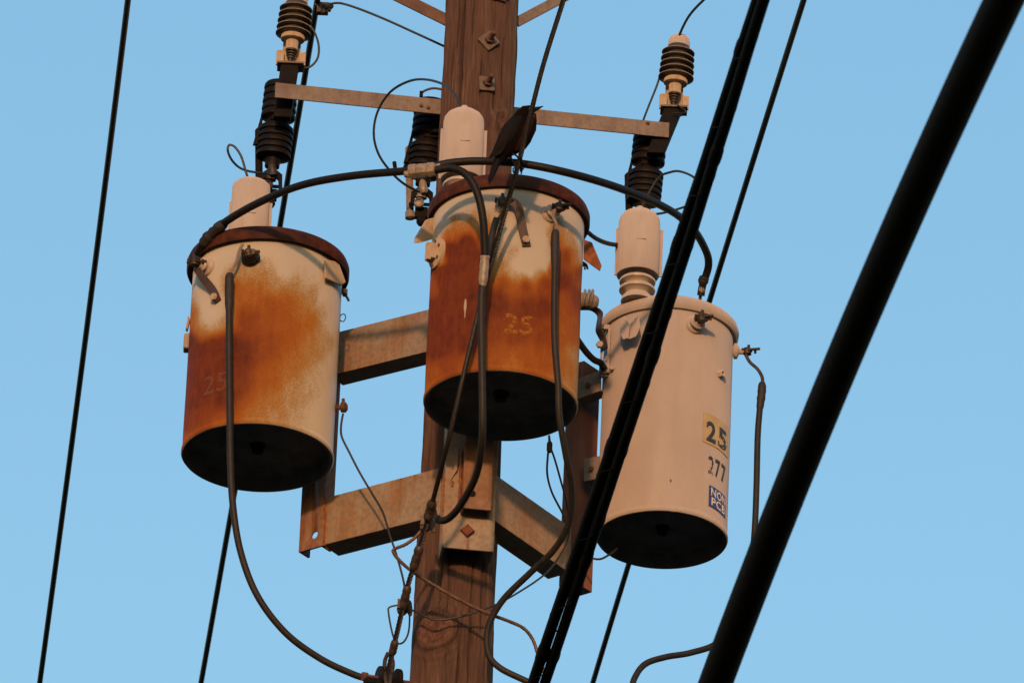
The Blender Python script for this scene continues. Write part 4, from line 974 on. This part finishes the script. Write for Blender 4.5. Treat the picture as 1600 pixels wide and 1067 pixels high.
NP = near(1569, 0, 1118, 1067, -4300, -14, .74)
cable('trunk_cable', NP, 28.5, M_NEAR, 'thickest black cable crossing the lower right corner nearest the viewer', 'cable', None, 16, 28)

# spool insulator rack at the foot of the picture
rk = thing('insulator_rack', at(612, 1066, -75), 'dark spool insulator rack holding the strand at the bottom left of the pole', 'insulator rack')
a0_, a1_ = at(566, 1056, -95), at(655, 1070, -60)
dv = (a1_ - a0_).normalized()
MB().lathe(a0_, dv, [(7 * S, 0), (7 * S, 8 * S), (4.5 * S, 9 * S), (4.5 * S, 90 * S)], 10).build('rack_bolt', M_BOLT, rk, sharp=30)
for px, r in ((592, 17), (599, 18), (619, 17)):
    c = at(px, 1057 + (px - 592) * .16, -85); MB().lathe(c, dv, [(9 * S, -2 * S), (r * S, -1 * S), (r * S * 1.02, 2 * S), (r * S, 5 * S), (9 * S, 6 * S)], 28).build('spool_disc', M_CUTPORC, rk, sharp=50)
MB().tube(path([(606, 1020, -84), (601, 1035, -90), (603, 1062, -100), (608, 1085, -98)]), 3.2 * S, 8).tube(path([(610, 1022, -84), (614, 1037, -90), (610, 1060, -100), (606, 1085, -98)]), 3.2 * S, 8).build('strand_thimble', M_BRONZE, rk)
MB().box(at(612, 1070, -80), (dv, Vector((-dv.y, dv.x, 0)).normalized(), dv.cross(Vector((-dv.y, dv.x, 0)).normalized())), (44 * S, 8 * S, 5 * S)).build('rack_bar', M_DARKSTEEL, rk, .002)

# ------------------------------------------------------------------ bird on the strand
bd_ = -500
bird = thing('bird', at(812, 250, bd_), 'dark brown bird with sharp beak perched on the steel strand above the rusted transformer', 'bird')
V = -FWD
def sec(px, py, ra, rb, tx, ty, dd=0):
    """ra = half width across the body in the picture plane, rb = half depth; (tx,ty) = spine direction in the picture"""
    p = at(px, py, bd_ + dd); k = psz(p)
    n = (CR * ty - CU * tx); n.normalize()
    return p, n * (ra * k), V * (rb * k)
B_ = [(836.5, 172.5, 2.5, 2.5, 1, -.1), (834, 172.5, 5.5, 6, 1, -.1), (829, 173.5, 9, 9, .95, .2), (823, 176, 12, 12, .8, .5), (818, 182, 13.8, 14, .7, .7), (817, 189, 17.5, 17, .5, .85), (813, 199, 22, 20, .42, .9), (809, 211, 23.5, 22, .45, .9), (803, 222, 21.5, 20, .5, .85),
      (793, 232, 16, 16, .6, .8), (786, 240, 11, 12, .55, .85), (780, 248, 7.5, 9, .45, .9), (775, 257, 5.5, 8, .35, .95, -20), (771, 268, 5, 8, .3, .95, -34), (767, 279, 3.2, 6, .3, .95, -42), (764.5, 287, 1, 2.5, .3, .95, -48)]
mb = MB().loft([sec(*q) for q in B_], 24)
for i, q in enumerate(mb.v): mb.v[i] = q + V * 0 + Vector((1, 1, 1)) * (.0012 * noise.noise(q * 60))
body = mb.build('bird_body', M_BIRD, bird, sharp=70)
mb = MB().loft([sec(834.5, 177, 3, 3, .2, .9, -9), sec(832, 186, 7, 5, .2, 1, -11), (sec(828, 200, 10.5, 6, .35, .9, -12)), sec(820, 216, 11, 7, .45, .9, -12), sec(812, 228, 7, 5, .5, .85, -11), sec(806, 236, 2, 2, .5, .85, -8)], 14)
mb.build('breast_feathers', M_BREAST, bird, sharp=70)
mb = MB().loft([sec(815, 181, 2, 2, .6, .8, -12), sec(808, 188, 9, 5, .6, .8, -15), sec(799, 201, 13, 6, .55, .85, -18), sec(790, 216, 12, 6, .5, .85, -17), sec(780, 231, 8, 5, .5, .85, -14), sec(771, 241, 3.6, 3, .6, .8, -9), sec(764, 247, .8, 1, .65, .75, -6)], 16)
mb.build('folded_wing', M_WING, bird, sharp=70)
for q in range(7):                                      # flight feathers and coverts laid over the wing
    f = q / 6
    x0, y0 = 806 - 10 * f, 196 + 13 * f; x1, y1 = 764 + 22 * f - 4 * f * f, 247 - 1 * f - 6 * f * f
    tx, ty = (x1 - x0), (y1 - y0); l_ = sqrt(tx * tx + ty * ty); tx, ty = -tx / l_, ty / l_
    mb = MB().loft([sec(x0 + (x1 - x0) * t, y0 + (y1 - y0) * t, w_, .8, tx, ty, -20 + 9 * t - q * .55) for t, w_ in ((0, 1), (.25, 3.0), (.7, 3.2), (.92, 2.0), (1, .4))], 8)
    mb.build('flight_feather', M_WING, bird, sharp=30)
for q in range(3):
    mb = MB().loft([sec(779 - 14 * t + (q - 1) * 2.2 * t, 248 + 38 * t - abs(q - 1) * 4 * t, w_, .8, .32, .94, -26 - 26 * t - q) for t, w_ in ((0, 2), (.3, 3.0), (.8, 2.6), (1, .5))], 8)
    mb.build('tail_feather', M_WING, bird, sharp=30)
mb = MB().loft([sec(835, 171.5, 4.2, 4, 1, .1, -1), sec(841, 169.5, 2.6, 2.4, 1, .28, -1), sec(849, 166.2, .5, .5, 1, .3, -1)], 12)
mb.build('beak', M_CUTPORC, bird, sharp=70)
e = at(828.5, 170.5, bd_ - 9); MB().lathe(e, V, [(2.2 * S, -.002), (2.0 * S, .002), (.9 * S, .0032)], 14).build('eye', M_EYE, bird)
mb = MB()
for pts, dd in (([(796, 238), (806, 243), (811, 250), (810, 258)], -4), ([(794, 240), (800, 250), (806, 259), (807, 265)], 6)):
    mb.tube(path([(x, y, bd_ + dd - (2 if i else 0) * i) for i, (x, y) in enumerate(pts)], 6), 1.5 * S, 8)
    x, y = pts[-1]
    for q in (-4, 0, 4): mb.tube(path([(x, y, bd_ + dd), (x + 4 + q * .3, y - 8 + q * .6, bd_ + dd - 16), (x + 7 + q * .4, y - 4 + q, bd_ + dd - 12), (x + 6 + q * .3, y + 3 + q, bd_ + dd - 2)], 5), 1.2 * S, 6)
    mb.tube(path([(x, y, bd_ + dd), (x - 5, y - 2, bd_ + dd + 4), (x - 5, y + 5, bd_ + dd + 4)], 4), 1.1 * S, 6)
mb.build('legs', M_CUTPORC, bird)
